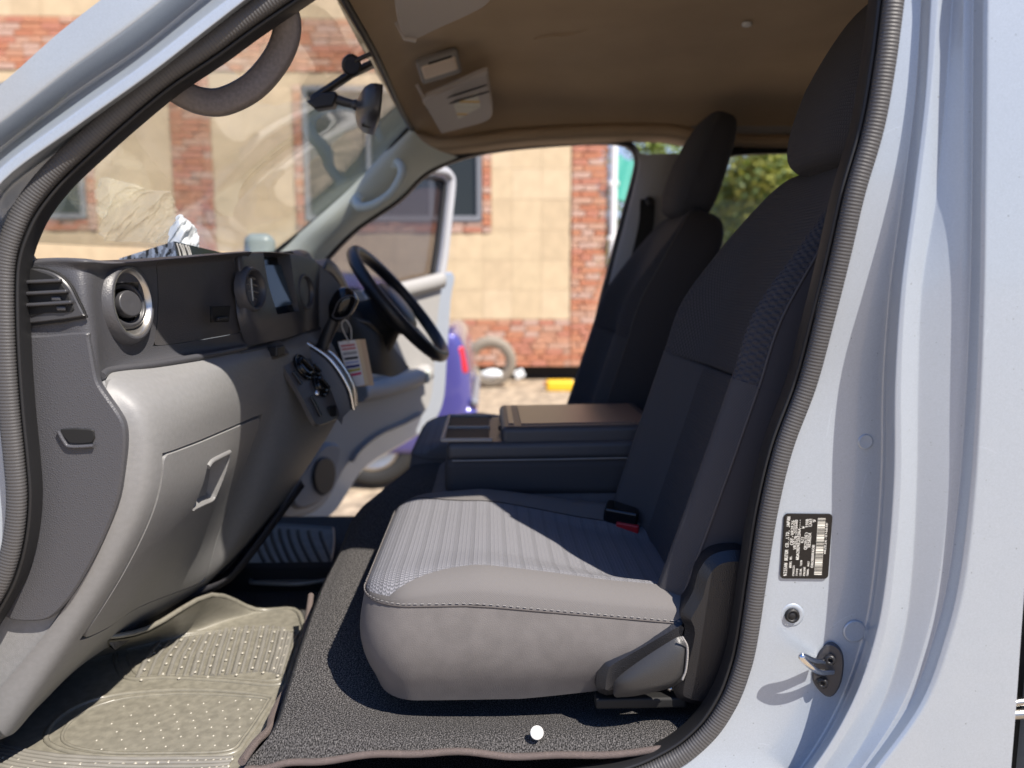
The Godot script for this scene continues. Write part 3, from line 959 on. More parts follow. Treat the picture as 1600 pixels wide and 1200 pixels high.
func data_plate(van: Node3D) -> void:
	var dp := part(van, "data_plate", "black maker's plate with white lettering on the door pillar")
	var c := Vector3(0.4146, 1.0561, -0.0842)
	var mm := 1.0 / 1215.0
	# across: along the reading direction, which runs up the pillar
	var up := (Vector3(0.4104, 1.1021, -0.084) - Vector3(0.4091, 1.0106, -0.084)).normalized()
	var nor := Vector3(-0.01, 0.0, 1.0).normalized()
	var right := up.cross(nor).normalized()
	nor = right.cross(up).normalized()
	var w := 0.0635
	var h := 0.0885
	var o := c + nor * 0.0022
	var pts := PackedVector3Array()
	for q in [[-1, -1], [1, -1], [1, 1], [-1, 1]]:
		for k in 5:
			var an: float = deg_to_rad({-1: {-1: 180.0, 1: 90.0}, 1: {-1: 270.0, 1: 0.0}}[q[0]][q[1]] + k * 22.5)
			pts.append(o + right * (q[0] * (w / 2 - 0.005) + 0.005 * cos(an)) + up * (q[1] * (h / 2 - 0.005) + 0.005 * sin(an)))
	var m := MB.new()
	m.plate(pts, nor, 0.0012, 0.0004)
	add(dp, "plate", m, K.gloss_black)
	var font := SystemFont.new()
	font.font_names = PackedStringArray(["Droid Sans Mono"])
	var bas := Basis(up, -right, nor)
	# [text, distance from the left edge of the plate, start along the plate from its foot, letter height]
	for q in [["NISSAN MOTOR CO.,LTD. JAPAN", 0.0058, 0.004, 0.0045, 0.080], ["CBF-VR2E26", 0.0118, 0.046, 0.0042, 0.033], ["VR2E26-016640", 0.0163, 0.040, 0.0040, 0.040], ["MDA2RDKE26ED6A----", 0.0208, 0.026, 0.0040, 0.054], ["K23    W", 0.0256, 0.049, 0.0038, 0.022], ["QR20(DE)  1998", 0.0304, 0.040, 0.0040, 0.041], ["RE5R05A   CA41", 0.0350, 0.043, 0.0040, 0.038], ["9", 0.0396, 0.077, 0.0040, 0.003], ["0R0BBRK0B", 0.0408, 0.015, 0.0034, 0.031], ["VR2E26-016640", 0.0565, 0.034, 0.0026, 0.042], ["MODEL NO.", 0.0120, 0.015, 0.0030, 0.016], ["CHASSIS", 0.0166, 0.004, 0.0026, 0.014], ["TYPE", 0.0214, 0.004, 0.0026, 0.010], ["COLOR, TRIM", 0.0262, 0.004, 0.0026, 0.021], ["ENGINE", 0.0310, 0.004, 0.0026, 0.012], ["TRANS. AXLE", 0.0356, 0.004, 0.0026, 0.020]]:
		var tm := TextMesh.new()
		tm.text = q[0]
		tm.font = font
		tm.font_size = 64
		tm.pixel_size = 0.001
		tm.depth = 0.012
		tm.horizontal_alignment = HORIZONTAL_ALIGNMENT_LEFT
		tm.vertical_alignment = VERTICAL_ALIGNMENT_CENTER
		var wide: float = tm.get_aabb().size.x
		var l := MeshInstance3D.new()
		l.name = "lettering"
		l.mesh = tm
		l.material_override = K.plate_print
		dp.add_child(l, true)
		var hs: float = q[3] / 0.048
		var b := Basis(bas.x * (q[4] / wide), bas.y * hs, bas.z * 0.02)
		b = Basis(up * (q[4] / maxf(wide, 0.001)), -right * hs, nor * 0.02)
		l.transform = Transform3D(b, o + right * (q[1] - w / 2) + up * (q[2] - h / 2) + nor * 0.0003)
	var bar := MB.new()
	bar.plate(PackedVector3Array([o + nor * 0.0005 + right * 0.0125 + up * 0.0385, o + nor * 0.0005 + right * 0.0225 + up * 0.0385, o + nor * 0.0005 + right * 0.0225 + up * -0.0385, o + nor * 0.0005 + right * 0.0125 + up * -0.0385]), nor, 0.0004, 0.0001)
	add(dp, "barcode", bar, K.barcode_print)

func striker(van: Node3D) -> void:
	var s := part(van, "door_striker", "black plate with a steel latch loop on the door pillar")
	var nor := Vector3(-0.35, 0.05, 0.93).normalized()
	var m := MB.new()
	m.plate(spl(pv([0.4507,0.9228,-0.078, 0.4648,0.9172,-0.078, 0.4709,0.9009,-0.078, 0.4691,0.8718,-0.078, 0.4598,0.8519,-0.078, 0.4477,0.8503,-0.078, 0.433,0.8652,-0.078, 0.4303,0.8834,-0.078, 0.4376,0.9086,-0.078]), 3, true), nor, 0.008, 0.002)
	add(s, "plate", m, K.smooth_dark)
	m = MB.new()
	m.tube(spl(pv([0.4525,0.8873,-0.07, 0.4315,0.8941,-0.058, 0.4156,0.9056,-0.05, 0.4011,0.9197,-0.047, 0.4044,0.9212,-0.049, 0.4205,0.9102,-0.058, 0.4397,0.9019,-0.07]), 6), 0.0042, 12)
	add(s, "latch_loop", m, K.chrome)
	for q in [Vector3(0.4511, 0.903, -0.0745), Vector3(0.4425, 0.8706, -0.0745)]:
		m = MB.new()
		m.lathe([[0.0028, 0.003], [0.0028, 0.0055], [0.0055, 0.006], [0.007, 0.004], [0.0072, 0.0]], q, nor, 18)
		add(s, "screw", m, K.black_plastic)
	for q in [[Vector3(0.486, 0.9376, -0.0835), 0.0155], [Vector3(0.4844, 1.1955, -0.0825), 0.010]]:
		m = MB.new()
		m.lathe([[0.0, 0.0012], [q[1] * 0.8, 0.0012], [q[1] * 0.95, 0.0020], [q[1], 0.0]], q[0], Vector3(0, 0, 1), 28)
		add(van, "body_plug", m, K.silver_paint)
	# rubber stop pressed into the flange
	var st := part(van, "rubber_stop", "round black rubber stop in the door pillar")
	m = MB.new()
	m.lathe([[0.0, 0.004], [0.004, 0.004], [0.0045, 0.0028], [0.006, 0.0028], [0.0065, 0.005], [0.009, 0.005], [0.010, 0.0]], Vector3(0.4009, 0.9605, -0.0852), Vector3(-0.05, 0, 1), 24)
	add(st, "plug", m, K.black_rubber)
	m = MB.new()
	m.lathe([[0.010, 0.0006], [0.013, 0.0016], [0.016, 0.0006], [0.017, -0.001]], Vector3(0.4009, 0.9605, -0.0852), Vector3(-0.05, 0, 1), 24)
	add(st, "dimple", m, K.silver_paint)

# ---- roof lining and what hangs from it ------------------------------------------------------------------------------
func roof(van: Node3D) -> void:
	# rows run from the near rail to the far rail, columns from the windscreen to the tail
	var rows_z := [-0.10, -0.16, -0.30, -0.57, -0.845, -1.12, -1.36, -1.50, -1.58, -1.62]
	var cx := [-0.275, -0.255, -0.20, -0.08, 0.12, 0.5, 1.2, 2.2, 3.55]
	var C := []
	for z in rows_z:
		var k: float = absf(z + 0.845) / 0.775
		var row := PackedVector3Array()
		for i in cx.size():
			var y: float = 1.985 - 0.035 * k * k - 0.10 * pow(k, 9.0)
			var x: float = cx[i]
			if i < 4:
				x += 0.045 * k * k
				y = lerpf(1.905 - 0.055 * k * k, y, [0.0, 0.35, 0.75, 0.94][i])
			row.append(Vector3(x, y, z))
		C.append(row)
	var m := MB.new()
	m.rows(grid(C, steps(0, 9, 45), steps(0, 8, 40)))
	add(van, "headliner", m, K.headliner_cloth).set_meta("label", "brown fabric roof lining")
	# outer roof skin
	m = MB.new()
	var up := []
	for row in C:
		var r2 := PackedVector3Array()
		for p in row:
			r2.append(p + Vector3(-0.02, 0.05, (0.03 if p.z > -0.845 else -0.03)))
		up.append(r2)
	m.rows(grid(up, steps(0, 9, 20), steps(0, 8, 20)))
	add(van, "roof_skin", m, K.silver_paint)
	# near door header, just above the view
	m = MB.new()
	m.sweep([[-0.05, -0.04], [-0.05, 0.02], [0.0, 0.04], [0.05, 0.02], [0.05, -0.05], [0.0, -0.07]], PackedVector3Array([Vector3(-0.32, 1.86, -0.12), Vector3(0.0, 1.905, -0.12), Vector3(0.4, 1.915, -0.12), Vector3(1.2, 1.915, -0.12), Vector3(3.5, 1.905, -0.12)]), Vector3(0, 0, 1))
	add(van, "roof_rail", m, K.silver_paint)
	# far header trim between lining and door opening
	m = MB.new()
	m.sweep([[-0.02, -0.03], [-0.02, 0.02], [0.0, 0.035], [0.02, 0.03], [0.03, -0.03]], spl(pv([-0.2441,1.8416,-1.6, -0.1451,1.8228,-1.6, -0.0455,1.8311,-1.6, 0.0743,1.8472,-1.6, 0.2342,1.8596,-1.6, 0.3947,1.8663,-1.6, 0.5559,1.8653,-1.6, 0.6983,1.8428,-1.6, 0.9019,1.836,-1.6, 1.2911,1.8381,-1.6]), 5), Vector3(0, 0, 1))
	add(van, "header_trim", m, K.headliner_cloth)
	# wrinkle in the lining and the small cover disc
	m = MB.new()
	m.tube(spl(pv([0.1078,1.979,-1.0706, 0.1488,1.979,-1.0401, 0.1939,1.979,-1.034, 0.234,1.979,-0.9908]), 5), [0.0004, 0.0012, 0.0016, 0.0018, 0.0018, 0.0018, 0.0018, 0.0018, 0.0018, 0.0016, 0.0016, 0.0014, 0.0012, 0.001, 0.0008, 0.0004], 6)
	add(van, "lining_crease", m, K.headliner_cloth)
	m = MB.new()
	m.lathe([[0.0, -0.003], [0.008, -0.003], [0.011, -0.001], [0.011, 0.004]], Vector3(0.5875, 1.977, -0.9425), Vector3(0, 1, 0), 20)
	add(van, "trim_clip", m, K.white_plastic)
	# sun visors
	for q in [["near", pv([-0.1555,1.915,-0.4569, -0.1712,1.912,-0.6203, -0.1785,1.908,-0.7422, -0.1744,1.905,-0.8214, -0.1511,1.905,-0.8293, -0.0932,1.905,-0.7613, -0.0271,1.91,-0.6847, 0.0072,1.915,-0.6236, 0.0297,1.92,-0.4642]), Vector3(-0.1682, 1.905, -0.8127)], ["far", pv([-0.1777,1.895,-1.2965, -0.105,1.9,-1.2313, -0.0086,1.905,-1.127, -0.0008,1.9,-1.1753, 0.0132,1.87,-1.3626, -0.0143,1.86,-1.4351, -0.1193,1.845,-1.4919, -0.1395,1.845,-1.5122, -0.1501,1.85,-1.3889]), Vector3(-0.1696, 1.895, -1.2817)]]:
		var sv := part(van, "sun_visor")
		m = MB.new()
		var pts: PackedVector3Array = q[1]
		var nrm := Vector3(0, -1, 0)
		var c := Vector3.ZERO
		for p in pts:
			c += p
		c /= pts.size()
		var acc := Vector3.ZERO
		for i in pts.size():
			acc += (pts[i] - c).cross(pts[(i + 1) % pts.size()] - c)
		nrm = acc.normalized() * (-1.0 if acc.y > 0 else 1.0)
		var flat := PackedVector3Array()
		for p in pts:
			flat.append(p - nrm * (p - c).dot(nrm))
		m.plate(spl(flat, 4, true), nrm, 0.016, 0.005)
		add(sv, "panel", m, K.visor_vinyl)
		m = MB.new()
		m.tube(PackedVector3Array([q[2] + Vector3(-0.02, 0.03, 0.0), q[2] + Vector3(-0.004, -0.002, 0.0), q[2] + Vector3(0.018, -0.004, -0.006)]), 0.006, 10)
		add(sv, "hinge_pin", m, K.visor_vinyl)
		if q[0] == "far":
			for seam in [pv([-0.1701,1.889,-1.3293, -0.1071,1.889,-1.2681, -0.004,1.892,-1.1489]), pv([-0.1716,1.882,-1.392, -0.1094,1.882,-1.3111, 0.0025,1.884,-1.1807])]:
				m = MB.new()
				m.sweep([[-0.0015, -0.002], [-0.0015, 0.002], [0.0015, 0.002], [0.0015, -0.002]], spl(seam, 5), nrm)
				add(sv, "pocket_seam", m, K.deep_black)
			m = MB.new()
			var st := pv([-0.0937,1.875,-1.3094, -0.0278,1.878,-1.2246, -0.0205,1.868,-1.3218, -0.0853,1.862,-1.4029])
			var flat2 := PackedVector3Array()
			for p in st:
				flat2.append(p - nrm * (p - c).dot(nrm) + nrm * 0.001)
			m.plate(flat2, nrm, 0.0008, 0.0002)
			add(sv, "warning_sticker", m, K.sticker_print)
	# map light
	var ml := part(van, "map_light")
	var o := Vector3(-0.1222, 1.935, -1.1398)
	var lb := Basis(Vector3(0, 0, 1), 0.30) * Basis(Vector3(1, 0, 0), -0.45)
	m = MB.new()
	m.box(o, Vector3(0.108, 0.024, 0.078), 0.010, lb, 3)
	add(ml, "housing", m, K.grey_plastic)
	m = MB.new()
	m.box(o + lb * Vector3(0.0, -0.008, 0.006), Vector3(0.090, 0.014, 0.048), 0.006, lb, 3)
	add(ml, "lens", m, K.lamp_lens)
	m = MB.new()
	m.box(o + lb * Vector3(0.006, -0.013, 0.033), Vector3(0.060, 0.005, 0.005), 0.002, lb)
	add(ml, "switch", m, K.deep_black)
	# rear-view mirror on its arm
	var rm := part(van, "rear_view_mirror", "black mirror on an arm behind the windscreen")
	m = MB.new()
	m.sweep([[-0.006, -0.012], [-0.006, 0.012], [0.006, 0.012], [0.006, -0.012]], pv([-0.2479,1.8635,-0.86, -0.295,1.8421,-0.86, -0.3452,1.81,-0.86, -0.3815,1.7886,-0.86]), Vector3(0, 0, 1))
	add(rm, "arm", m, K.black_plastic)
	m = MB.new()
	m.plate(pv([-0.3892,1.7825,-0.845, -0.3587,1.8011,-0.845, -0.326,1.804,-0.845, -0.3223,1.7935,-0.845, -0.3324,1.7723,-0.845, -0.3707,1.7668,-0.845]), Vector3(0, 0, 1), 0.03, 0.004)
	add(rm, "mount", m, K.black_plastic)
	m = MB.new()
	m.tube(pv([-0.3321,1.7915,-0.86, -0.3076,1.7837,-0.86, -0.2857,1.7786,-0.86]), [0.011, 0.010, 0.009], 12)
	m.lathe([[0.0, 0.012], [0.010, 0.008], [0.013, 0.0], [0.010, -0.008], [0.0, -0.012]], Vector3(-0.2857, 1.7786, -0.86), Vector3(0, 1, 0), 14)
	add(rm, "ball_joint", m, K.smooth_dark)
	var mc := Vector3(-0.2517, 1.7724, -0.88)
	var mb := Basis(Vector3(0, 1, 0), 0.22) * Basis(Vector3(0, 0, 1), -0.12)
	m = MB.new()
	var mrows := []
	for i in 9:
		var a := PI * i / 8.0
		var row := PackedVector3Array()
		for j in 33:
			var b := TAU * j / 32.0
			var d := Vector3(-0.032 * sin(a / 2.0 + 0.0) * (1.0 - cos(a)) * 0.0, 0, 0)
			var ca := signf(cos(b)) * pow(absf(cos(b)), 0.6)
			var sa := signf(sin(b)) * pow(absf(sin(b)), 0.6)
			var s := sin(PI * 0.5 * minf(1.0, i / 5.0 + 0.02)) if i < 6 else 1.0
			var depth: float = [-0.038, -0.036, -0.031, -0.024, -0.014, -0.004, 0.004, 0.010, 0.010][i]
			if i == 8:
				s = 0.9
			row.append(mc + mb * (Vector3(depth, sa * 0.042 * s, ca * 0.115 * s) + d))
		mrows.append(row)
	m.rows(mrows, true)
	add(rm, "housing", m, K.smooth_dark)
	m = MB.new()
	var face := PackedVector3Array()
	for j in 32:
		var b := TAU * j / 32.0
		face.append(mc + mb * Vector3(0.0105, signf(sin(b)) * pow(absf(sin(b)), 0.6) * 0.038, signf(cos(b)) * pow(absf(cos(b)), 0.6) * 0.104))
	m.fan(face, mb.x)
	add(rm, "glass", m, K.mirror_face)
	m = MB.new()
	m.box(mc + Vector3(-0.012, -0.037, 0.02), Vector3(0.022, 0.008, 0.012), 0.003, mb)
	add(rm, "dip_switch", m, K.black_plastic)
	# small round extra mirror above it
	var sm := part(van, "round_mirror", "small round black mirror clipped at the windscreen top")
	m = MB.new()
	m.lathe([[0.0, -0.012], [0.016, -0.010], [0.021, 0.0], [0.021, 0.006], [0.017, 0.007]], Vector3(-0.2843, 1.8458, -0.8), Vector3(0.55, -0.35, 0.75).normalized(), 22)
	add(sm, "shell", m, K.black_plastic)
	m = MB.new()
	m.lathe([[0.0, 0.006], [0.017, 0.006]], Vector3(-0.2843, 1.8458, -0.8), Vector3(0.55, -0.35, 0.75).normalized(), 22)
	add(sm, "glass", m, K.mirror_face)
	m = MB.new()
	m.tube(pv([-0.2788,1.8522,-0.8, -0.2601,1.86,-0.8, -0.2415,1.8677,-0.8]), 0.005, 8)
	add(sm, "stalk", m, K.black_plastic)

# ---- driver's door, standing open on the far side ----------------------------------------------------------------------
func driver_door(van: Node3D) -> void:
	var d := part(van, "driver_door", "open driver's door with grey trim and tinted glass")
	var nor := Vector3(0.866, 0, 0.5)
	var m := MB.new()
	m.plate(spl(pv([-0.6585,0.6668,-1.5013, -0.6138,0.6358,-1.5787, -0.5714,0.6369,-1.6522, -0.5422,0.6643,-1.7028, -0.5111,0.7313,-1.7567, -0.474,0.7801,-1.8209, -0.413,0.8302,-1.9266, -0.3396,0.8516,-2.0536, -0.271,0.8602,-2.1726, -0.2363,0.9077,-2.2326, -0.2211,1.0097,-2.2589, -0.2149,1.1403,-2.2697, -0.199,1.2959,-2.2972, -0.1907,1.4078,-2.3116, -0.2726,1.3851,-2.1698, -0.3846,1.3534,-1.9758, -0.4913,1.3347,-1.791, -0.5992,1.3272,-1.6041, -0.6738,1.0895,-1.4749, -0.6804,0.8521,-1.4634]), 4, true), nor, 0.06, 0.012)
	add(d, "trim_panel", m, K.door_trim)
	# metal shell behind the trim
	m = MB.new()
	m.plate(spl(pv([-0.7041,0.6364,-1.5524, -0.6408,0.5606,-1.6621, -0.5604,0.5702,-1.8013, -0.5158,0.6281,-1.8785, -0.4591,0.7044,-1.9767, -0.3252,0.7534,-2.2087, -0.2414,0.7946,-2.3538, -0.1959,0.8814,-2.4326, -0.1788,1.0684,-2.4623, -0.161,1.3172,-2.4931, -0.1546,1.4414,-2.5041, -0.3157,1.3899,-2.2252, -0.5091,1.3504,-1.8902, -0.664,1.339,-1.6217, -0.712,1.0812,-1.5387, -0.7227,0.7975,-1.5202]), 4, true), nor, 0.05, 0.01)
	add(d, "outer_shell", m, K.silver_paint)
	# window frame
	m = MB.new()
	var fr := spl(pv([-0.2047,1.4106,-2.3674, -0.189,1.5196,-2.3946, -0.1728,1.6665,-2.4226, -0.1591,1.8006,-2.4463, -0.1637,1.8362,-2.4384, -0.1878,1.8513,-2.3966, -0.2392,1.8438,-2.3077, -0.305,1.8131,-2.1936, -0.3866,1.729,-2.0523, -0.4965,1.6095,-1.862, -0.5626,1.5313,-1.7474]), 5)
	m.sweep([[-0.016, -0.02], [-0.016, 0.012], [-0.008, 0.02], [0.010, 0.02], [0.018, 0.012], [0.018, -0.02]], fr, nor)
	add(d, "window_frame", m, K.door_grey)
	m = MB.new()
	var fr2 := spl(pv([-0.2294,1.4312,-2.3085, -0.2142,1.5304,-2.3348, -0.1961,1.6671,-2.3662, -0.1829,1.7884,-2.3892, -0.1874,1.8106,-2.3813, -0.2062,1.8192,-2.3487, -0.243,1.8132,-2.2851, -0.2998,1.7856,-2.1866, -0.3775,1.7105,-2.052, -0.4862,1.5943,-1.8638, -0.5528,1.5145,-1.7484]), 5)
	m.sweep([[-0.007, -0.01], [-0.007, 0.01], [0.007, 0.01], [0.007, -0.01]], fr2, nor)
	add(d, "glass_run", m, K.black_rubber)
	m = MB.new()
	m.plate(pv([-0.6142,1.3378,-1.6681, -0.3941,1.3714,-2.0494, -0.2312,1.4262,-2.3315, -0.184,1.8095,-2.4132, -0.2447,1.8162,-2.308, -0.302,1.7884,-2.2088, -0.4897,1.5957,-1.8837, -0.6115,1.4413,-1.6727]), nor, 0.004, 0.0005)
	add(d, "window_glass", m, K.tinted_glass)
	# belt rail, pull handle, arm rest, pocket, loudspeaker
	m = MB.new()
	m.sweep([[-0.03, -0.02], [-0.03, 0.015], [-0.015, 0.03], [0.010, 0.03], [0.03, 0.018], [0.03, -0.02]], spl(pv([-0.4574,1.3377,-1.8497, -0.3846,1.3534,-1.9758, -0.2834,1.3802,-2.151, -0.1978,1.4052,-2.2993]), 5), nor)
	add(d, "belt_rail", m, K.door_trim)
	m = MB.new()
	m.sweep([[-0.035, -0.02], [-0.035, 0.03], [-0.02, 0.05], [0.015, 0.055], [0.035, 0.03], [0.035, -0.02]], spl(pv([-0.4709,1.0145,-1.8263, -0.4096,1.0132,-1.9325, -0.3307,1.0239,-2.069, -0.2663,1.0402,-2.1806]), 5), nor)
	add(d, "arm_rest", m, K.door_trim)
	m = MB.new()
	m.box(Vector3(-0.2474, 1.0305, -2.1334), Vector3(0.03, 0.05, 0.05), 0.01)
	add(d, "pull_cup", m, K.pale_plastic)
	m = MB.new()
	m.sweep([[-0.006, -0.02], [-0.006, 0.012], [0.006, 0.012], [0.006, -0.02]], spl(pv([-0.4892,0.7734,-1.7905, -0.4677,0.8065,-1.8279, -0.4123,0.8428,-1.9238, -0.3329,0.8602,-2.0612, -0.2771,0.8783,-2.158]), 5), nor)
	add(d, "pocket_lip", m, K.grey_plastic)
	m = MB.new()
	m.plate(spl(pv([-0.6108,0.6693,-1.554, -0.566,0.6673,-1.6316, -0.5401,0.6987,-1.6764, -0.5157,0.7771,-1.7187, -0.5079,0.8324,-1.7322, -0.5237,0.8562,-1.7048, -0.5522,0.8581,-1.6555, -0.5835,0.8188,-1.6012, -0.617,0.7656,-1.5433, -0.6297,0.713,-1.5213]), 4, true), nor, 0.03, 0.01)
	add(d, "speaker_pod", m, K.grey_plastic)
	m = MB.new()
	m.plate(spl(pv([-0.5441,0.8197,-1.6516, -0.5257,0.7945,-1.6834, -0.5203,0.7477,-1.6927, -0.5309,0.7036,-1.6743, -0.5502,0.6909,-1.6409, -0.5681,0.7172,-1.61, -0.5744,0.7678,-1.599, -0.5643,0.8107,-1.6165]), 4, true), nor, 0.012, 0.004)
	add(d, "speaker_grille", m, K.black_plastic)
	# door mirror
	m = MB.new()
	m.box(Vector3(-0.8198, 1.5049, -1.95), Vector3(0.105, 0.13, 0.12), 0.035, Basis(Vector3(0, 1, 0), 0.2), 4)
	add(d, "side_mirror", m, K.mirror_cap)

# ---- dashboard ---------------------------------------------------------------------------------------------------------
func dashboard(van: Node3D) -> void:
	var d := part(van, "dashboard", "two-tone dashboard, dark above and grey below")
	var U := [
		pv([-0.6873,1.4232,-0.16, -0.6543,1.425,-0.2, -0.6683,1.4292,-0.3, -0.6747,1.4333,-0.42, -0.6711,1.437,-0.52, -0.6559,1.4427,-0.64, -0.65,1.4493,-0.78, -0.6473,1.4536,-0.92, -0.6355,1.4578,-1.06]),
		pv([-0.592,1.4256,-0.124, -0.5521,1.4298,-0.13, -0.5189,1.4293,-0.14, -0.5096,1.4275,-0.195, -0.4863,1.4353,-0.31, -0.4561,1.447,-0.45, -0.4297,1.456,-0.57, -0.4256,1.46,-0.74, -0.4152,1.461,-0.92]),
		pv([-0.5922,1.4128,-0.12, -0.5514,1.416,-0.124, -0.5143,1.413,-0.132, -0.5082,1.4137,-0.19, -0.4853,1.423,-0.315, -0.4507,1.4347,-0.47, -0.4257,1.442,-0.57, -0.4183,1.447,-0.74, -0.4011,1.4465,-0.92]),
		pv([-0.5938,1.38,-0.118, -0.551,1.3799,-0.121, -0.5116,1.379,-0.125, -0.5102,1.3778,-0.182, -0.4863,1.3748,-0.32, -0.4472,1.3823,-0.485, -0.4266,1.3929,-0.59, -0.4147,1.4026,-0.75, -0.3907,1.4088,-0.92]),
		pv([-0.5959,1.3356,-0.118, -0.5512,1.3353,-0.121, -0.5091,1.3318,-0.123, -0.509,1.3281,-0.176, -0.4914,1.3185,-0.315, -0.4472,1.3242,-0.49, -0.4229,1.3321,-0.61, -0.4089,1.3413,-0.76, -0.3837,1.3531,-0.92]),
		pv([-0.5963,1.3013,-0.118, -0.5507,1.3009,-0.121, -0.5076,1.2972,-0.123, -0.51,1.2958,-0.17, -0.4924,1.2894,-0.29, -0.4565,1.2907,-0.46, -0.4288,1.2961,-0.6, -0.4131,1.3009,-0.76, -0.3851,1.3118,-0.92]),
		pv([-0.5983,1.2731,-0.12, -0.5501,1.2726,-0.122, -0.5074,1.2745,-0.126, -0.5094,1.2793,-0.17, -0.4846,1.2792,-0.25, -0.4541,1.2797,-0.39, -0.4327,1.2803,-0.57, -0.4193,1.2835,-0.74, -0.3885,1.297,-0.92])]
	var m := MB.new()
	# face with openings: side vent (near end), round vent, upper lid
	var rs := PackedFloat32Array()
	for i in 61:
		rs.append(i * 0.1)
	var cs := PackedFloat32Array()
	for i in 58:
		cs.append(i * 0.1)
	m.rows(grid(U, rs, cs), false, [[15, 44, 38, 52], [25, 40, 31, 35]])
	# rim of the lid opening
	var rim := PackedVector3Array()
	var rim2 := PackedVector3Array()
	for q in [[1.5, 3.8, 1.5, 5.2], [1.5, 5.2, 4.4, 5.2], [4.4, 5.2, 4.4, 3.8], [4.4, 3.8, 1.5, 3.8]]:
		for i in 12:
			var rr: float = lerpf(q[0], q[2], i / 12.0)
			var cc: float = lerpf(q[1], q[3], i / 12.0)
			rim.append(gp(U, rr, cc))
			rim2.append(gp(U, rr, cc) + Vector3(-0.02, -0.008, 0.0))
	rim.append(rim[0])
	rim2.append(rim2[0])
	m.rows([rim, rim2])
	m.rows(grid(U, steps(5.0, 6.3, 8), steps(5.6, 8.0, 20), -0.004))
	add(d, "upper_pad", m, K.dark_plastic)
	m = MB.new()
	cover(m, U, 1.505, 4.375, 3.815, 5.185, 30, 18, 0.0, 0.016, 0.08)
	add(d, "upper_lid", m, K.brown_plastic)
	# catch in the lid
	m = MB.new()
	var lc := Vector3(-0.4393, 1.3468, -0.405)
	var ln := gn(U, 3.9, 4.95)
	var ly := (Vector3.UP - ln * ln.y).normalized()
	var lz := ln.cross(ly)
	m.plate(PackedVector3Array([lc + lz * -0.028 + ly * 0.013, lc + lz * 0.026 + ly * 0.014, lc + lz * 0.026 - ly * 0.012, lc + lz * -0.022 - ly * 0.014]), ln, 0.004, 0.001)
	add(d, "lid_catch_recess", m, K.deep_black)
	m = MB.new()
	m.box(lc + lz * 0.004 - ly * 0.007 + ln * 0.004, Vector3(0.03, 0.006, 0.006), 0.002, Basis(lz, ly, ln))
	add(d, "lid_catch", m, K.black_plastic)
	end_vent(d)
	round_vent(d, Vector3(-0.4959, 1.3708, -0.217), Vector3(0.99, 0.06, 0.10).normalized(), 0.0475, true)
	# soft step where the pad overhangs the grey part
	m = MB.new()
	var lipp := PackedVector3Array()
	for c in steps(2.3, 5.7, 40):
		lipp.append(gp(U, 6.0, c) + Vector3(0.0, 0.002, 0.0))
	m.tube(lipp, 0.0055, 8)
	add(d, "pad_edge", m, K.dark_plastic)
	# lower part
	var L := [
		pv([-0.5107,1.2726,-0.134, -0.5054,1.279,-0.165, -0.4829,1.2773,-0.25, -0.4542,1.2776,-0.39, -0.4328,1.2779,-0.57, -0.4221,1.2799,-0.7, -0.3886,1.2941,-0.92]),
		pv([-0.4976,1.2532,-0.128, -0.4771,1.2593,-0.156, -0.4564,1.2575,-0.25, -0.4366,1.2564,-0.39, -0.4223,1.2565,-0.58, -0.4075,1.255,-0.7, -0.3703,1.2673,-0.92]),
		pv([-0.4832,1.2267,-0.125, -0.4545,1.229,-0.15, -0.4391,1.2197,-0.25, -0.4303,1.2161,-0.39, -0.4249,1.2065,-0.59, -0.4042,1.2049,-0.7, -0.3495,1.2194,-0.92]),
		pv([-0.4781,1.1927,-0.125, -0.4484,1.1767,-0.15, -0.44,1.17,-0.25, -0.4369,1.1647,-0.39, -0.4348,1.1554,-0.6, -0.4088,1.1519,-0.7, -0.3293,1.1469,-0.92]),
		pv([-0.4855,1.1308,-0.125, -0.4623,1.1024,-0.15, -0.4578,1.0847,-0.25, -0.4606,1.0693,-0.39, -0.4739,1.0471,-0.6, -0.4341,1.0417,-0.7, -0.3693,1.0586,-0.92]),
		pv([-0.5149,1.0542,-0.125, -0.5077,1.0107,-0.15, -0.5091,0.9842,-0.25, -0.5197,0.9589,-0.39, -0.5325,0.9084,-0.6, -0.4783,0.9324,-0.7, -0.4486,0.9384,-0.92]),
		pv([-0.5794,0.9548,-0.125, -0.5757,0.9081,-0.15, -0.5848,0.8758,-0.25, -0.5946,0.851,-0.39, -0.5675,0.8115,-0.6, -0.5446,0.8217,-0.7, -0.5286,0.8259,-0.92]),
		pv([-0.6849,0.8299,-0.125, -0.6781,0.7672,-0.15, -0.6918,0.7551,-0.25, -0.6872,0.7578,-0.39, -0.6413,0.7485,-0.6, -0.618,0.7477,-0.7, -0.5931,0.7438,-0.92])]
	m = MB.new()
	var rs2 := PackedFloat32Array()
	for i in 71:
		rs2.append(i * 0.1)
	var cs2 := PackedFloat32Array()
	for i in 61:
		cs2.append(i * 0.1)
	m.rows(grid(L, rs2, cs2), false, [[31, 60, 12, 40]])
	rim = PackedVector3Array()
	rim2 = PackedVector3Array()
	for q in [[3.1, 1.2, 3.1, 4.0], [3.1, 4.0, 6.0, 4.0], [6.0, 4.0, 6.0, 1.2], [6.0, 1.2, 3.1, 1.2]]:
		for i in 16:
			var rr: float = lerpf(q[0], q[2], i / 16.0)
			var cc: float = lerpf(q[1], q[3], i / 16.0)
			rim.append(gp(L, rr, cc))
			rim2.append(gp(L, rr, cc) - gn(L, rr, cc) * 0.02)
	rim.append(rim[0])
	rim2.append(rim2[0])
	m.rows([rim, rim2])
	add(d, "lower_panel", m, K.light_plastic)
	# fold the lower edge under the dashboard
	m = MB.new()
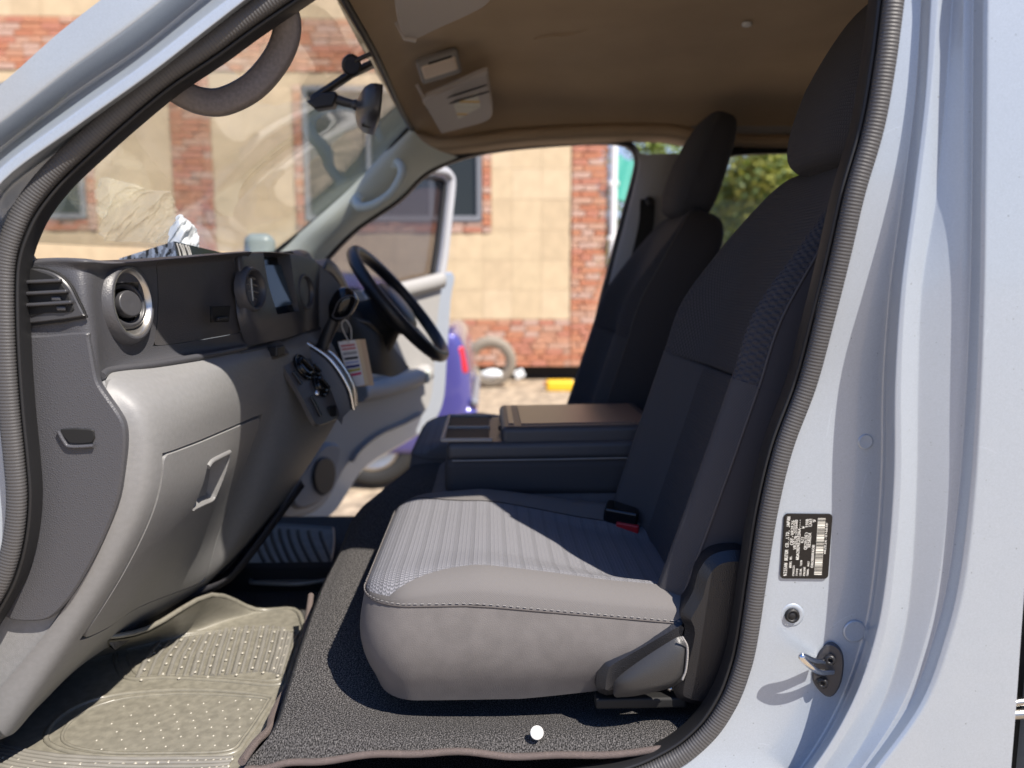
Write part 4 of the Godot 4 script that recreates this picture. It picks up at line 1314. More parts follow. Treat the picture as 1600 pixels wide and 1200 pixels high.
	var fold := [PackedVector3Array(), PackedVector3Array(), PackedVector3Array()]
	for c in steps(0, 6, 40):
		var p := gp(L, 7.0, c)
		fold[0].append(p)
		fold[1].append(p + Vector3(-0.02, -0.012, -0.01))
		fold[2].append(p + Vector3(-0.25, 0.06, -0.03))
	m.rows(fold)
	add(d, "lower_edge", m, K.light_plastic)
	m = MB.new()
	cover(m, L, 3.155, 5.97, 1.235, 3.975, 26, 26, 0.001, 0.016, 0.10, [[4, 11, 13, 19]])
	add(d, "glove_box_lid", m, K.light_plastic).set_meta("label", "grey glove box lid with a recessed pull")
	# recessed pull
	m = MB.new()
	# a real pocket: four walls and a sloping floor behind the opening in the lid
	var ra := 3.155 + 2.815 * 4.0 / 26.0
	var rb := 3.155 + 2.815 * 11.0 / 26.0
	var ca := 1.235 + 2.74 * 13.0 / 26.0
	var cb := 1.235 + 2.74 * 19.0 / 26.0
	var mouth := PackedVector3Array()
	var bed := PackedVector3Array()
	for q in [[ra, ca, ra, cb], [ra, cb, rb, cb], [rb, cb, rb, ca], [rb, ca, ra, ca]]:
		for i in 8:
			var rr: float = lerpf(q[0], q[2], i / 8.0)
			var cc: float = lerpf(q[1], q[3], i / 8.0)
			var p := gp(L, rr, cc) + gn(L, rr, cc) * 0.001
			mouth.append(p)
			bed.append(p.lerp((gp(L, (ra + rb) / 2, (ca + cb) / 2)), 0.12) - gn(L, rr, cc) * lerpf(0.030, 0.012, (rr - ra) / (rb - ra)))
	m.fan(bed, gn(L, (ra + rb) / 2, (ca + cb) / 2))
	mouth.append(mouth[0])
	bed.append(bed[0])
	m.rows([mouth, bed])
	add(d, "pull_recess", m, K.light_plastic)
	m = MB.new()
	var pe := PackedVector3Array()
	for q in [[3.58, 3.245], [3.9, 3.245], [4.2, 3.245], [4.345, 3.22], [4.35, 2.95], [4.35, 2.62]]:
		pe.append(gp(L, q[0], q[1]) + gn(L, q[0], q[1]) * 0.002)
	m.tube(spl(pe, 4), 0.0024, 8)
	add(d, "pull_edge", m, K.light_plastic)
	m = MB.new()
	pe = PackedVector3Array()
	for q in [[3.585, 3.22], [3.585, 2.95], [3.60, 2.70], [3.66, 2.61]]:
		pe.append(gp(L, q[0], q[1]) + gn(L, q[0], q[1]) * 0.001)
	m.tube(spl(pe, 4), 0.005, 8)
	add(d, "pull_grip", m, K.light_plastic)
	# dark apron under the glove box
	m = MB.new()
	m.rows([spl(pv([-0.6578,0.7826,-0.4, -0.6445,0.7962,-0.42, -0.627,0.7974,-0.56, -0.5592,0.7872,-0.66, -0.5337,0.8067,-0.74, -0.4563,0.9244,-0.95]), 6), spl(pv([-0.6479,0.7684,-0.4, -0.6349,0.7748,-0.42, -0.6242,0.761,-0.56, -0.5628,0.7679,-0.66, -0.529,0.7893,-0.74, -0.4476,0.9084,-0.95]), 6), spl(pv([-0.7107,0.744,-0.48, -0.7091,0.7392,-0.5, -0.6956,0.7308,-0.66, -0.6272,0.73,-0.76, -0.566,0.7883,-0.84, -0.4969,0.9151,-1.05]), 6)])
	add(d, "lower_apron", m, K.dark_plastic)
	# side cover beside the door seal
	m = MB.new()
	m.plate(spl(pv([-0.586,1.3292,-0.1165, -0.5634,1.3324,-0.1165, -0.5135,1.3363,-0.1165, -0.5094,1.3274,-0.1165, -0.5061,1.2946,-0.1165, -0.5028,1.2732,-0.1165, -0.4942,1.2566,-0.1165, -0.4818,1.2365,-0.1165, -0.4733,1.218,-0.1165, -0.4724,1.1944,-0.1165, -0.4771,1.1605,-0.1165, -0.4865,1.1177,-0.1165, -0.5043,1.0745,-0.1165, -0.5273,1.0309,-0.1165, -0.5556,0.987,-0.1165, -0.5793,0.9605,-0.1165, -0.5968,0.9518,-0.1165, -0.627,0.9513,-0.1165, -0.6433,0.956,-0.1165, -0.6444,0.9632,-0.1165, -0.6228,1.002,-0.1165, -0.6008,1.0476,-0.1165, -0.5909,1.0884,-0.1165, -0.5874,1.1528,-0.1165, -0.5854,1.237,-0.1165, -0.5849,1.3031,-0.1165]), 3, true), Vector3(0, 0, 1), 0.012, 0.0025)
	add(d, "side_cover", m, K.dark_plastic)
	m = MB.new()
	m.plate(spl(pv([-0.5998,1.408,-0.124, -0.5869,1.4288,-0.124, -0.5901,1.3515,-0.124, -0.5893,1.3023,-0.124, -0.5915,1.2358,-0.124, -0.5935,1.1509,-0.124, -0.597,1.086,-0.124, -0.607,1.0449,-0.124, -0.6292,0.999,-0.124, -0.6528,0.9581,-0.124, -0.6705,0.9853,-0.124, -0.6416,1.0294,-0.124, -0.6241,1.0994,-0.124, -0.6202,1.1853,-0.124, -0.6163,1.2693,-0.124]), 3, true), Vector3(0, 0, 1), 0.03, 0.002)
	add(d, "side_trim", m, K.dark_plastic)
	# pocket in the cover
	m = MB.new()
	m.plate(spl(pv([-0.5521,1.2114,-0.114, -0.5148,1.2112,-0.114, -0.5102,1.207,-0.114, -0.5128,1.1935,-0.114, -0.5389,1.1928,-0.114, -0.5451,1.1971,-0.114]), 2, true), Vector3(0, 0, 1), 0.004, 0.001)
	add(d, "cover_slot", m, K.deep_black)
	m = MB.new()
	m.tube(spl(pv([-0.5544,1.209,-0.1135, -0.5482,1.1955,-0.1135, -0.5406,1.1888,-0.1135, -0.5112,1.1894,-0.1135]), 4), 0.0026, 8)
	add(d, "slot_lip", m, K.dark_plastic)
	# grey cheek below the side cover, running down to the step
	m = MB.new()
	m.plate(spl(pv([-0.5107,1.2681,-0.13, -0.4966,1.2343,-0.13, -0.478,1.1916,-0.13, -0.4853,1.1312,-0.13, -0.5141,1.0524,-0.13, -0.5786,0.9562,-0.13, -0.6322,0.8819,-0.13, -0.6884,0.827,-0.13, -0.7813,0.7533,-0.13, -0.808,0.8291,-0.13, -0.7141,0.9199,-0.13, -0.6559,0.9645,-0.13, -0.6302,1.0091,-0.13, -0.5979,1.0973,-0.13]), 3, true), Vector3(0, 0, 1), 0.05, 0.003)
	add(d, "cheek_panel", m, K.light_plastic)

func end_vent(d: Node3D) -> void:
	var m := MB.new()
	m.plate(spl(pv([-0.5825,1.4143,-0.1145, -0.5775,1.4183,-0.1145, -0.5579,1.4175,-0.1145, -0.5387,1.4103,-0.1145, -0.5249,1.3952,-0.1145, -0.516,1.3752,-0.1145, -0.5101,1.3591,-0.1145, -0.5137,1.3535,-0.1145, -0.5692,1.3455,-0.1145, -0.5867,1.3447,-0.1145, -0.5902,1.3504,-0.1145]), 3, true), Vector3(0, 0, 1), 0.004, 0.0005)
	add(d, "vent_gap", m, K.deep_black)
	m = MB.new()
	var out := pv([-0.5785,1.4127,-0.1115, -0.5744,1.4158,-0.1115, -0.5572,1.415,-0.1115, -0.5389,1.4079,-0.1115, -0.5258,1.3936,-0.1115, -0.5177,1.3745,-0.1115, -0.5116,1.36,-0.1115, -0.5143,1.356,-0.1115, -0.5672,1.3489,-0.1115, -0.5831,1.3481,-0.1115, -0.5859,1.3521,-0.1115])
	m.plate(spl(out, 3, true), Vector3(0, 0, 1), 0.004, 0.0015)
	add(d, "vent_frame", m, K.smooth_dark)
	m = MB.new()
	m.plate(spl(pv([-0.5754,1.4119,-0.11, -0.5581,1.4119,-0.11, -0.5414,1.4048,-0.11, -0.5299,1.3905,-0.11, -0.5241,1.3729,-0.11, -0.5241,1.3625,-0.11, -0.5575,1.361,-0.11, -0.5796,1.3602,-0.11]), 3, true), Vector3(0, 0, 1), 0.002, 0.0005)
	add(d, "vent_shaft", m, K.deep_black)
	for q in [pv([-0.5765,1.3992,-0.1075, -0.5325,1.4016,-0.1075]), pv([-0.5785,1.385,-0.1075, -0.5256,1.3881,-0.1075]), pv([-0.5797,1.3707,-0.1075, -0.5211,1.3746,-0.1075])]:
		m = MB.new()
		var dir: Vector3 = (q[1] - q[0]).normalized()
		m.box((q[0] + q[1]) * 0.5, Vector3((q[1] - q[0]).length(), 0.0045, 0.008), 0.0018, Basis(dir, Vector3(0, 0, 1).cross(dir), Vector3(0, 0, 1)))
		add(d, "vent_slat", m, K.smooth_dark)
	for q in [Vector3(-0.5413, 1.3786, -0.109), Vector3(-0.5359, 1.3666, -0.109)]:
		m = MB.new()
		m.box(q, Vector3(0.012, 0.006, 0.004), 0.002)
		add(d, "vent_lever", m, K.smooth_dark)

func round_vent(d: Node3D, o: Vector3, ax: Vector3, r: float, silver: bool) -> void:
	var m := MB.new()
	m.lathe([[r * 1.26, -0.016], [r * 1.20, -0.006], [r * 1.10, 0.001], [r * 1.04, 0.002], [r * 1.0, 0.001]], o, ax, 48)
	add(d, "vent_bezel", m, K.dark_plastic)
	m = MB.new()
	m.lathe([[r * 1.0, 0.001], [r * 0.97, 0.0015], [r * 0.91, -0.002], [r * 0.82, -0.010], [r * 0.78, -0.022]], o, ax, 48)
	add(d, "vent_ring", m, K.satin_silver if silver else K.smooth_dark)
	m = MB.new()
	m.lathe([[r * 0.79, -0.018], [r * 0.76, -0.045], [0.0, -0.05]], o, ax, 32)
	add(d, "vent_throat", m, K.deep_black)
	if silver:
		var tilt := (ax + Vector3(0.0, 0.18, 0.35)).normalized()
		m = MB.new()
		m.lathe([[r * 0.74, -0.030], [r * 0.72, -0.016], [r * 0.62, -0.010], [r * 0.58, -0.013], [r * 0.50, -0.016]], o, tilt, 36)
		add(d, "vent_ball", m, K.smooth_dark)
		m = MB.new()
		m.lathe([[r * 0.40, -0.016], [r * 0.40, -0.006], [r * 0.34, -0.004], [0.0, -0.006]], o, tilt, 32)
		add(d, "vent_disc", m, K.smooth_dark)
	else:
		var up := (Vector3.UP - ax * ax.y).normalized()
		var sd := ax.cross(up)
		for k in 4:
			m = MB.new()
			var h := (k - 1.5) * r * 0.36
			var w := sqrt(maxf(0.0, 0.60 * r * r - h * h))
			var pth := PackedVector3Array()
			for j in 9:
				var t := j / 4.0 - 1.0
				pth.append(o + up * (h + 0.004 * (1.0 - t * t)) + sd * w * t - ax * 0.014)
			m.sweep([[-0.006, -0.001], [-0.006, 0.001], [0.006, 0.001], [0.006, -0.001]], pth, up)
			add(d, "vent_slat", m, K.grey_plastic)
		m = MB.new()
		m.box(o - ax * 0.010, Vector3(0.01, r * 1.2, 0.004), 0.0015, Basis(ax, up, sd))
		add(d, "vent_lever", m, K.satin_silver)

# ---- centre of the dashboard: housing with vents and screen, heater panel, gear lever ------------------------------------
func centre_stack(van: Node3D) -> void:
	var s := part(van, "centre_stack", "dashboard centre with screen, round vents, heater knobs and gear lever")
	var B := [
		pv([-0.4449,1.4422,-0.5, -0.4375,1.4495,-0.52, -0.4326,1.4567,-0.62, -0.4152,1.4587,-0.74, -0.3959,1.4534,-0.86, -0.391,1.4432,-0.9]),
		pv([-0.4476,1.4311,-0.5, -0.4317,1.44,-0.5, -0.4271,1.4477,-0.6, -0.4104,1.4493,-0.73, -0.3894,1.4448,-0.855, -0.3855,1.4345,-0.9]),
		pv([-0.4475,1.3866,-0.5, -0.4273,1.3888,-0.5, -0.4199,1.3928,-0.6, -0.4047,1.3948,-0.73, -0.3883,1.3944,-0.855, -0.3869,1.3913,-0.9]),
		pv([-0.4401,1.3332,-0.49, -0.4193,1.3367,-0.51, -0.4081,1.337,-0.61, -0.3987,1.3393,-0.74, -0.3883,1.3433,-0.86, -0.3885,1.3449,-0.9]),
		pv([-0.4414,1.2848,-0.53, -0.423,1.2863,-0.57, -0.4112,1.2867,-0.66, -0.4001,1.2901,-0.76, -0.3951,1.2942,-0.87, -0.39,1.2982,-0.9])]
	var m := MB.new()
	var rs := PackedFloat32Array()
	for i in 41:
		rs.append(i * 0.1)
	var cs := PackedFloat32Array()
	for i in 51:
		cs.append(i * 0.1)
	m.rows(grid(B, rs, cs), false, [[5, 30, 21, 31]])
	# walls of the screen recess
	var rim := PackedVector3Array()
	var rim2 := PackedVector3Array()
	var deep := Vector3(-0.032, -0.008, 0.0)
	for q in [[0.5, 2.1, 0.5, 3.1], [0.5, 3.1, 3.0, 3.1], [3.0, 3.1, 3.0, 2.1], [3.0, 2.1, 0.5, 2.1]]:
		for i in 8:
			var p := gp(B, lerpf(q[0], q[2], i / 8.0), lerpf(q[1], q[3], i / 8.0))
			rim.append(p)
			rim2.append(p + deep)
	rim.append(rim[0])
	rim2.append(rim2[0])
	m.rows([rim, rim2])
	add(s, "housing", m, K.dark_plastic)
	m = MB.new()
	var scr := PackedVector3Array([gp(B, 0.5, 2.1) + deep, gp(B, 0.5, 3.1) + deep, gp(B, 3.0, 3.1) + deep * 0.35, gp(B, 3.0, 2.1) + deep * 0.35])
	m.plate(scr, Vector3(1, 0.25, 0.2), 0.006, 0.001)
	add(s, "display_unit", m, K.gloss_black)
	m = MB.new()
	var sc2 := PackedVector3Array()
	var cen := (scr[0] + scr[1] + scr[2] + scr[3]) / 4.0
	for p in scr:
		sc2.append(cen + (p - cen) * Vector3(0.78, 0.72, 0.86) + Vector3(0.006, 0.0, 0.0))
	m.plate(sc2, Vector3(1, 0.25, 0.2), 0.003, 0.0008)
	add(s, "display", m, K.screen_glass)
	round_vent(s, Vector3(-0.4152, 1.3865, -0.515), Vector3(0.975, 0.05, 0.22).normalized(), 0.034, false)
	round_vent(s, Vector3(-0.3915, 1.3782, -0.8), Vector3(0.975, 0.05, 0.22).normalized(), 0.034, false)
	# instrument hood with two humps and its dark window
	m = MB.new()
	var hood := [
		spl(pv([-0.4462,1.4688,-0.9, -0.4346,1.4729,-0.93, -0.4258,1.469,-0.98, -0.4272,1.4468,-1.05, -0.4251,1.4421,-1.12, -0.4223,1.4599,-1.18, -0.4184,1.4485,-1.26, -0.4171,1.4182,-1.36, -0.4107,1.3698,-1.44]), 5),
		spl(pv([-0.4204,1.4511,-0.88, -0.4158,1.4606,-0.91, -0.4157,1.4564,-0.96, -0.417,1.4309,-1.03, -0.4181,1.4257,-1.1, -0.4171,1.4429,-1.16, -0.4116,1.4275,-1.24, -0.4069,1.3892,-1.34, -0.4007,1.3325,-1.42]), 5),
		spl(pv([-0.4137,1.4342,-0.885, -0.4128,1.4465,-0.92, -0.414,1.4419,-0.97, -0.4165,1.4187,-1.04, -0.419,1.4145,-1.11, -0.4196,1.4282,-1.17, -0.4174,1.4138,-1.25, -0.4164,1.3782,-1.35, -0.414,1.3246,-1.43]), 5)]
	var lean := PackedVector3Array()
	for p in hood[0]:
		lean.append(p + Vector3(-0.16, -0.02, 0))
	m.rows([lean, hood[0], hood[1], hood[2]])
	add(s, "instrument_hood", m, K.dark_plastic)
	m = MB.new()
	var wa: PackedVector3Array = hood[2]
	var wb := PackedVector3Array()
	for p in wa:
		wb.append(Vector3(p.x + 0.02, 1.30, p.z))
	var wa2 := PackedVector3Array()
	for p in wa:
		wa2.append(p + Vector3(-0.03, 0.0, 0))
	m.rows([wa2, wb])
	add(s, "instrument_window", m, K.dial_glass)
	m = MB.new()
	m.plate(pv([-0.4264,1.4519,-0.905, -0.4032,1.4548,-0.905, -0.3836,1.4375,-0.905, -0.3554,1.4145,-0.905, -0.3302,1.3826,-0.905, -0.3168,1.3418,-0.905, -0.3229,1.2801,-0.905, -0.3914,1.2891,-0.905, -0.3935,1.4,-0.905]), Vector3(0.2, 0, 1), 0.01, 0.002)
	add(s, "instrument_side", m, K.dark_plastic)
	# shelf below the housing with the little catch
	m = MB.new()
	m.plate(pv([-0.4422,1.2742,-0.585, -0.4214,1.2842,-0.66, -0.3895,1.2612,-0.66, -0.4018,1.2574,-0.62, -0.428,1.2482,-0.59]), Vector3(0.8, 0.4, 0.4), 0.012, 0.003)
	add(s, "tray_lid", m, K.grey_dark)
	m = MB.new()
	m.box(Vector3(-0.4126, 1.2669, -0.625), Vector3(0.02, 0.02, 0.035), 0.003, Basis(Vector3(0, 1, 0), -0.2))
	add(s, "tray_catch", m, K.black_plastic)
	# heater panel
	var H := [
		pv([-0.4183,1.2377,-0.665, -0.4053,1.2398,-0.72, -0.394,1.241,-0.79]),
		pv([-0.4004,1.2067,-0.665, -0.3854,1.2077,-0.72, -0.3718,1.2076,-0.79]),
		pv([-0.3789,1.1677,-0.665, -0.3631,1.1674,-0.72, -0.3482,1.1683,-0.79]),
		pv([-0.3528,1.11,-0.665, -0.3385,1.1076,-0.72, -0.3266,1.106,-0.79])]
	m = MB.new()
	cover(m, H, 0.0, 3.0, 0.0, 2.0, 14, 8, 0.003, 0.009, 0.2)
	add(s, "heater_panel", m, K.grey_dark)
	for q in [[0.62, 1.15, 0.030], [0.95, 1.55, 0.020], [1.75, 1.45, 0.026]]:
		var o := gp(H, q[0], q[1])
		var ax := gn(H, q[0], q[1])
		m = MB.new()
		m.lathe([[q[2], 0.002], [q[2], 0.008], [q[2] * 0.92, 0.010], [q[2] * 0.86, 0.006], [q[2] * 0.8, 0.006]], o, ax, 32)
		add(s, "knob_collar", m, K.gloss_black)
		m = MB.new()
		m.lathe([[q[2] * 0.78, 0.004], [q[2] * 0.70, 0.012], [q[2] * 0.62, 0.014], [0.0, 0.013]], o, ax, 28)
		var grip := (Vector3.UP - ax * ax.y).normalized().rotated(ax, 0.5)
		m.box(o + ax * 0.017, Vector3(0.007, q[2] * 1.2, 0.009), 0.003, Basis(grip.cross(ax), grip, ax))
		add(s, "knob", m, K.gloss_black)
	for q in [[0.72, 0.35, 1.45, 0.38], [2.05, 0.55, 2.75, 0.55]]:
		m = MB.new()
		m.tube(PackedVector3Array([gp(H, q[0], q[1]) + gn(H, q[0], q[1]) * 0.005, gp(H, q[2], q[3]) + gn(H, q[2], q[3]) * 0.005]), 0.004, 8)
		add(s, "slider_slot", m, K.gloss_black)
	m = MB.new()
	m.lathe([[0.0, 0.009], [0.006, 0.008], [0.007, 0.003]], gp(H, 2.0, 1.05), gn(H, 2.0, 1.05), 14)
	add(s, "push_button", m, K.chrome)
	m = MB.new()
	m.box(gp(H, 2.72, 1.45) + gn(H, 2.7, 1.4) * 0.004, Vector3(0.008, 0.024, 0.03), 0.003, Basis(Vector3(0, 1, 0), -0.35))
	add(s, "power_socket", m, K.deep_black)
	# gear gate: dark side, curved face with chrome strips
	m = MB.new()
	m.rows([spl(pv([-0.397,1.2624,-0.8, -0.3512,1.226,-0.8, -0.3168,1.1696,-0.8, -0.3043,1.1212,-0.8]), 6), spl(pv([-0.3932,1.2664,-0.82, -0.344,1.2324,-0.82, -0.3064,1.1725,-0.82, -0.2966,1.1179,-0.82]), 6), spl(pv([-0.3998,1.2659,-0.9, -0.3512,1.2303,-0.9, -0.3148,1.1677,-0.9, -0.3104,1.1106,-0.9]), 6)])
	add(s, "gear_gate", m, K.smooth_dark)
	m = MB.new()
	m.rows([spl(pv([-0.397,1.2624,-0.8, -0.3512,1.226,-0.8, -0.3168,1.1696,-0.8, -0.3043,1.1212,-0.8]), 6), spl(pv([-0.4064,1.2411,-0.79, -0.3666,1.1992,-0.79, -0.3378,1.1485,-0.79, -0.3196,1.106,-0.79]), 6), spl(pv([-0.3997,1.2088,-0.78, -0.3708,1.1725,-0.78, -0.3448,1.1248,-0.78, -0.3209,1.0908,-0.78]), 6)])
	add(s, "gate_side", m, K.grey_dark)
	for q in [pv([-0.3952,1.2676,-0.805, -0.3466,1.231,-0.805, -0.3093,1.1717,-0.805, -0.2982,1.1204,-0.805]), pv([-0.396,1.2653,-0.87, -0.3482,1.2318,-0.87, -0.3109,1.1702,-0.87, -0.3051,1.1184,-0.87])]:
		m = MB.new()
		m.tube(spl(q, 6), 0.0045, 8)
		add(s, "chrome_strip", m, K.chrome)
	m = MB.new()
	m.lathe([[0.0, 0.006], [0.009, 0.005], [0.012, 0.0]], Vector3(-0.3126, 1.1393, -0.85), Vector3(0.9, 0.3, 0.3).normalized(), 16)
	add(s, "gate_knob", m, K.chrome)
	var gl := part(van, "gear_lever")
	m = MB.new()
	m.sweep([[-0.012, -0.010], [-0.012, 0.010], [0.012, 0.010], [0.012, -0.010]], pv([-0.3759,1.2448,-0.84, -0.3561,1.2874,-0.84, -0.3337,1.3298,-0.84]), Vector3(0, 0, 1))
	add(gl, "lever", m, K.black_plastic)
	m = MB.new()
	m.tube(spl(pv([-0.3426,1.3157,-0.84, -0.3307,1.3369,-0.84, -0.3189,1.3552,-0.84, -0.3072,1.372,-0.84, -0.3,1.3804,-0.84]), 4), [0.013, 0.016, 0.020, 0.0235, 0.026, 0.0275, 0.028, 0.0285, 0.0285, 0.0285, 0.028, 0.027, 0.0255, 0.023, 0.019, 0.014, 0.006], 18)
	add(gl, "knob", m, K.gloss_black)
	m = MB.new()
	m.tube(spl(pv([-0.3397,1.3257,-0.806, -0.3235,1.3588,-0.806, -0.2988,1.3698,-0.808, -0.2881,1.3588,-0.808, -0.3037,1.3284,-0.806, -0.3274,1.3202,-0.806, -0.3397,1.3257,-0.806]), 5), 0.0016, 6)
	add(gl, "knob_seam", m, K.smooth_dark)

func steering(van: Node3D) -> void:
	var s := part(van, "steering_wheel", "black steering wheel seen almost edge-on")
	var o := Vector3(-0.25, 1.338, -1.29)
	var ax := Vector3(0.77, 0.635, 0.05).normalized()
	var dn := Vector3(0.635, -0.77, 0.0).normalized()
	dn = (dn - ax * dn.dot(ax)).normalized()
	var sd := ax.cross(dn)
	var m := MB.new()
	var ring := PackedVector3Array()
	for i in 65:
		var a := TAU * i / 64.0
		ring.append(o + (dn * cos(a) + sd * sin(a)) * 0.188)
	var R := []
	for i in 65:
		var a := TAU * i / 64.0
		var rd := dn * cos(a) + sd * sin(a)
		var row := PackedVector3Array()
		for k in 15:
			var b := TAU * k / 14.0
			row.append(o + rd * (0.188 + 0.0155 * cos(b)) + ax * 0.0175 * sin(b))
		R.append(row)
	m.rows(R, true)
	add(s, "rim", m, K.wheel_leather)
	m = MB.new()
	m.lathe([[0.0, 0.012], [0.05, 0.010], [0.075, 0.0], [0.085, -0.02], [0.07, -0.05], [0.0, -0.055]], o, ax, 32)
	add(s, "hub", m, K.dark_plastic)
	for a in [-0.35, PI + 0.35, PI / 2 - 0.25, PI / 2 + 0.25]:
		var rd := sd * cos(a) + dn * sin(a)
		m = MB.new()
		m.box(o + rd * 0.125 - ax * 0.016, Vector3(0.13, 0.030, 0.016), 0.006, Basis(rd, ax.cross(rd), ax))
		add(s, "spoke", m, K.dark_plastic)
	# column shroud and the panel below it
	var c := part(van, "steering_column")
	m = MB.new()
	m.tube(PackedVector3Array([o - ax * 0.045, o - ax * 0.10, o - ax * 0.22, o - ax * 0.34]), [0.06, 0.085, 0.10, 0.105], 20)
	add(c, "shroud", m, K.deep_black)
	m = MB.new()
	m.rows([spl(pv([-0.3722,1.3546,-0.98, -0.3563,1.3354,-1.1, -0.349,1.313,-1.25, -0.3632,1.2856,-1.45]), 5), spl(pv([-0.3364,1.2781,-0.98, -0.3012,1.2701,-1.1, -0.2892,1.2514,-1.25, -0.2976,1.218,-1.45]), 5), spl(pv([-0.3159,1.1853,-0.98, -0.2775,1.1612,-1.1, -0.2633,1.1394,-1.25, -0.2412,1.1401,-1.45]), 5)])
	add(c, "knee_panel", m, K.deep_black)
	m = MB.new()
	m.tube(pv([-0.2993,1.2635,-1.2, -0.315,1.2925,-1.14, -0.3451,1.3081,-1.06]), 0.006, 8)
	add(c, "stalk", m, K.black_plastic)

# ---- seats -------------------------------------------------------------------------------------------------------------
func seat(van: Node3D, called: String, label: String, by: Vector3, near: bool) -> void:
	var s := part(van, called, label)
	cushion(s, by)
	backrest(s, by, near)
	if near:
		recliner(s, by)

func cushion(s: Node3D, by: Vector3) -> void:
	var zc := -0.405
	var x0 := -0.185
	var x1 := 0.42
	var hw := 0.255
	# half width and top height over the plan of the cushion
	var rad := 0.075
	var edge := func(x: float, z: float) -> float:      # distance inside the rounded outline
		var q := Vector2(absf(x - (x0 + x1 + 0.2) / 2.0) - ((x1 + 0.2 - x0) / 2.0 - rad), absf(z - zc) - (hw - rad))
		return rad - Vector2(maxf(q.x, 0.0), maxf(q.y, 0.0)).length() - minf(maxf(q.x, q.y), 0.0)
	var seam_y := func(x: float) -> float:
		return 0.952 - 0.105 * maxf(0.0, x + 0.02)
	var top := func(x: float, z: float) -> float:
		var e: float = edge.call(x, z)
		var w := 0.055
		var k := clampf(1.0 - e / w, 0.0, 1.0)
		var b: float = seam_y.call(x)
		var t := absf(z - zc) / hw
		var crest := 0.024 + 0.010 * clampf((t - 0.45) / 0.3, 0.0, 1.0) * clampf((x - x0) / 0.18, 0.0, 1.0)
		crest += -0.030 * clampf((x - 0.02) / 0.3, 0.0, 1.0) * (1.0 - clampf((t - 0.45) / 0.3, 0.0, 1.0)) + 0.006 * sin(clampf((x - x0) / 0.35, 0, 1) * PI)
		return b + crest * sqrt(1.0 - k * k)
	var xs := PackedFloat32Array()
	for i in 45:
		var t := i / 44.0
		xs.append(x0 + (x1 - x0) * (t * t * 0.55 + t * 0.45))
	var cut := 0.60
	var zs := PackedFloat32Array()
	for i in 61:
		var t := -1.0 + i / 30.0
		zs.append(signf(t) * (1.0 - pow(1.0 - absf(t), 1.35)))
	# columns that belong to the insert widen towards the front edge
	var wide := func(x: float) -> float:
		return 0.36 * pow(clampf(1.0 - (x - x0) / 0.17, 0.0, 1.0), 2.2)
	var strips := {"far_bolster": [], "insert": [], "near_bolster": []}
	for x in xs:
		# half width of the outline at this x
		var hx := hw
		if x < x0 + rad:
			var dx := x0 + rad - x
			hx = hw - rad + sqrt(maxf(0.0, rad * rad - dx * dx))
		var w: float = minf(0.58 + wide.call(x), 0.985)
		var wn: float = minf(0.80 + wide.call(x), 0.985)
		var a := PackedVector3Array()
		var b := PackedVector3Array()
		var c := PackedVector3Array()
		for i in 13:
			var t := -1.0 + (1.0 - w) * (i / 12.0)
			a.append(by + Vector3(x, top.call(x, zc + t * hx), zc + t * hx))
		for i in 31:
			var t := lerpf(-w, wn, i / 30.0)
			b.append(by + Vector3(x, top.call(x, zc + t * hx) - 0.0015 * pow(absf(t / (w if t < 0.0 else wn)), 24.0), zc + t * hx))
		for i in 13:
			var t := wn + (1.0 - wn) * (i / 12.0)
			c.append(by + Vector3(x, top.call(x, zc + t * hx), zc + t * hx))
		strips.far_bolster.append(a)
		strips.insert.append(b)
		strips.near_bolster.append(c)
	var m := MB.new()
	m.rows(strips.insert)
	add(s, "cushion_insert", m, K.knit_fabric)
	for q in ["far_bolster", "near_bolster"]:
		m = MB.new()
		m.rows(strips[q])
		add(s, "cushion_bolster", m, K.bolster_fabric)
	# skirt round the front and sides
	var ring := PackedVector2Array()
	for i in 15:
		ring.append(Vector2(lerpf(x1, x0 + rad, i / 14.0), zc + hw))
	for i in range(1, 9):
		var an := PI / 2 * i / 8.0
		ring.append(Vector2(x0 + rad - rad * sin(an), zc + hw - rad + rad * cos(an)))
	for i in range(1, 8):
		ring.append(Vector2(x0, lerpf(zc + hw - rad, zc - hw + rad, i / 7.0)))
	for i in range(1, 9):
		var an := PI / 2 * i / 8.0
		ring.append(Vector2(x0 + rad - rad * cos(an), zc - hw + rad - rad * sin(an)))
	for i in range(1, 9):
		ring.append(Vector2(lerpf(x0 + rad, x1, i / 8.0), zc - hw))
	var R := []
	var piping := PackedVector3Array()
	for k in 9:
		var row := PackedVector3Array()
		var f := k / 8.0
		for q in ring:
			var cen := Vector2(clampf(q.x, x0 + rad, x1), clampf(q.y, zc - hw + rad, zc + hw - rad))
			var o: Vector2 = (q - cen).normalized() if q.distance_to(cen) > 0.001 else Vector2(0, signf(q.y - zc))
			var bulge := 0.010 * sin(PI * minf(1.0, f * 1.15)) - 0.018 * pow(f, 4.0)
			var yb: float = 0.800 + 0.030 * clampf((q.x - 0.05) / 0.3, 0.0, 1.0) + 0.006 * pow(clampf((x0 + 0.10 - q.x) / 0.10, 0.0, 1.0), 2.0)
			var y: float = lerpf(seam_y.call(q.x), yb, f)
			var p := q + o * (bulge + 0.0016 * sin(q.x * 61.0 + q.y * 47.0 + sin(q.x * 23.0) * 2.0) * sin(PI * minf(1.0, f * 1.6)) * (1.0 - f))
			row.append(by + Vector3(p.x, y, p.y))
			if k == 0:
				piping.append(by + Vector3(q.x + o.x * 0.001, y - 0.001, q.y + o.y * 0.001))
		R.append(row)
	m = MB.new()
	m.rows(R)
	add(s, "cushion_skirt", m, K.skirt_fabric)
	m = MB.new()
	m.tube(piping, 0.0013, 6)
	add(s, "cushion_seam", m, K.thread)
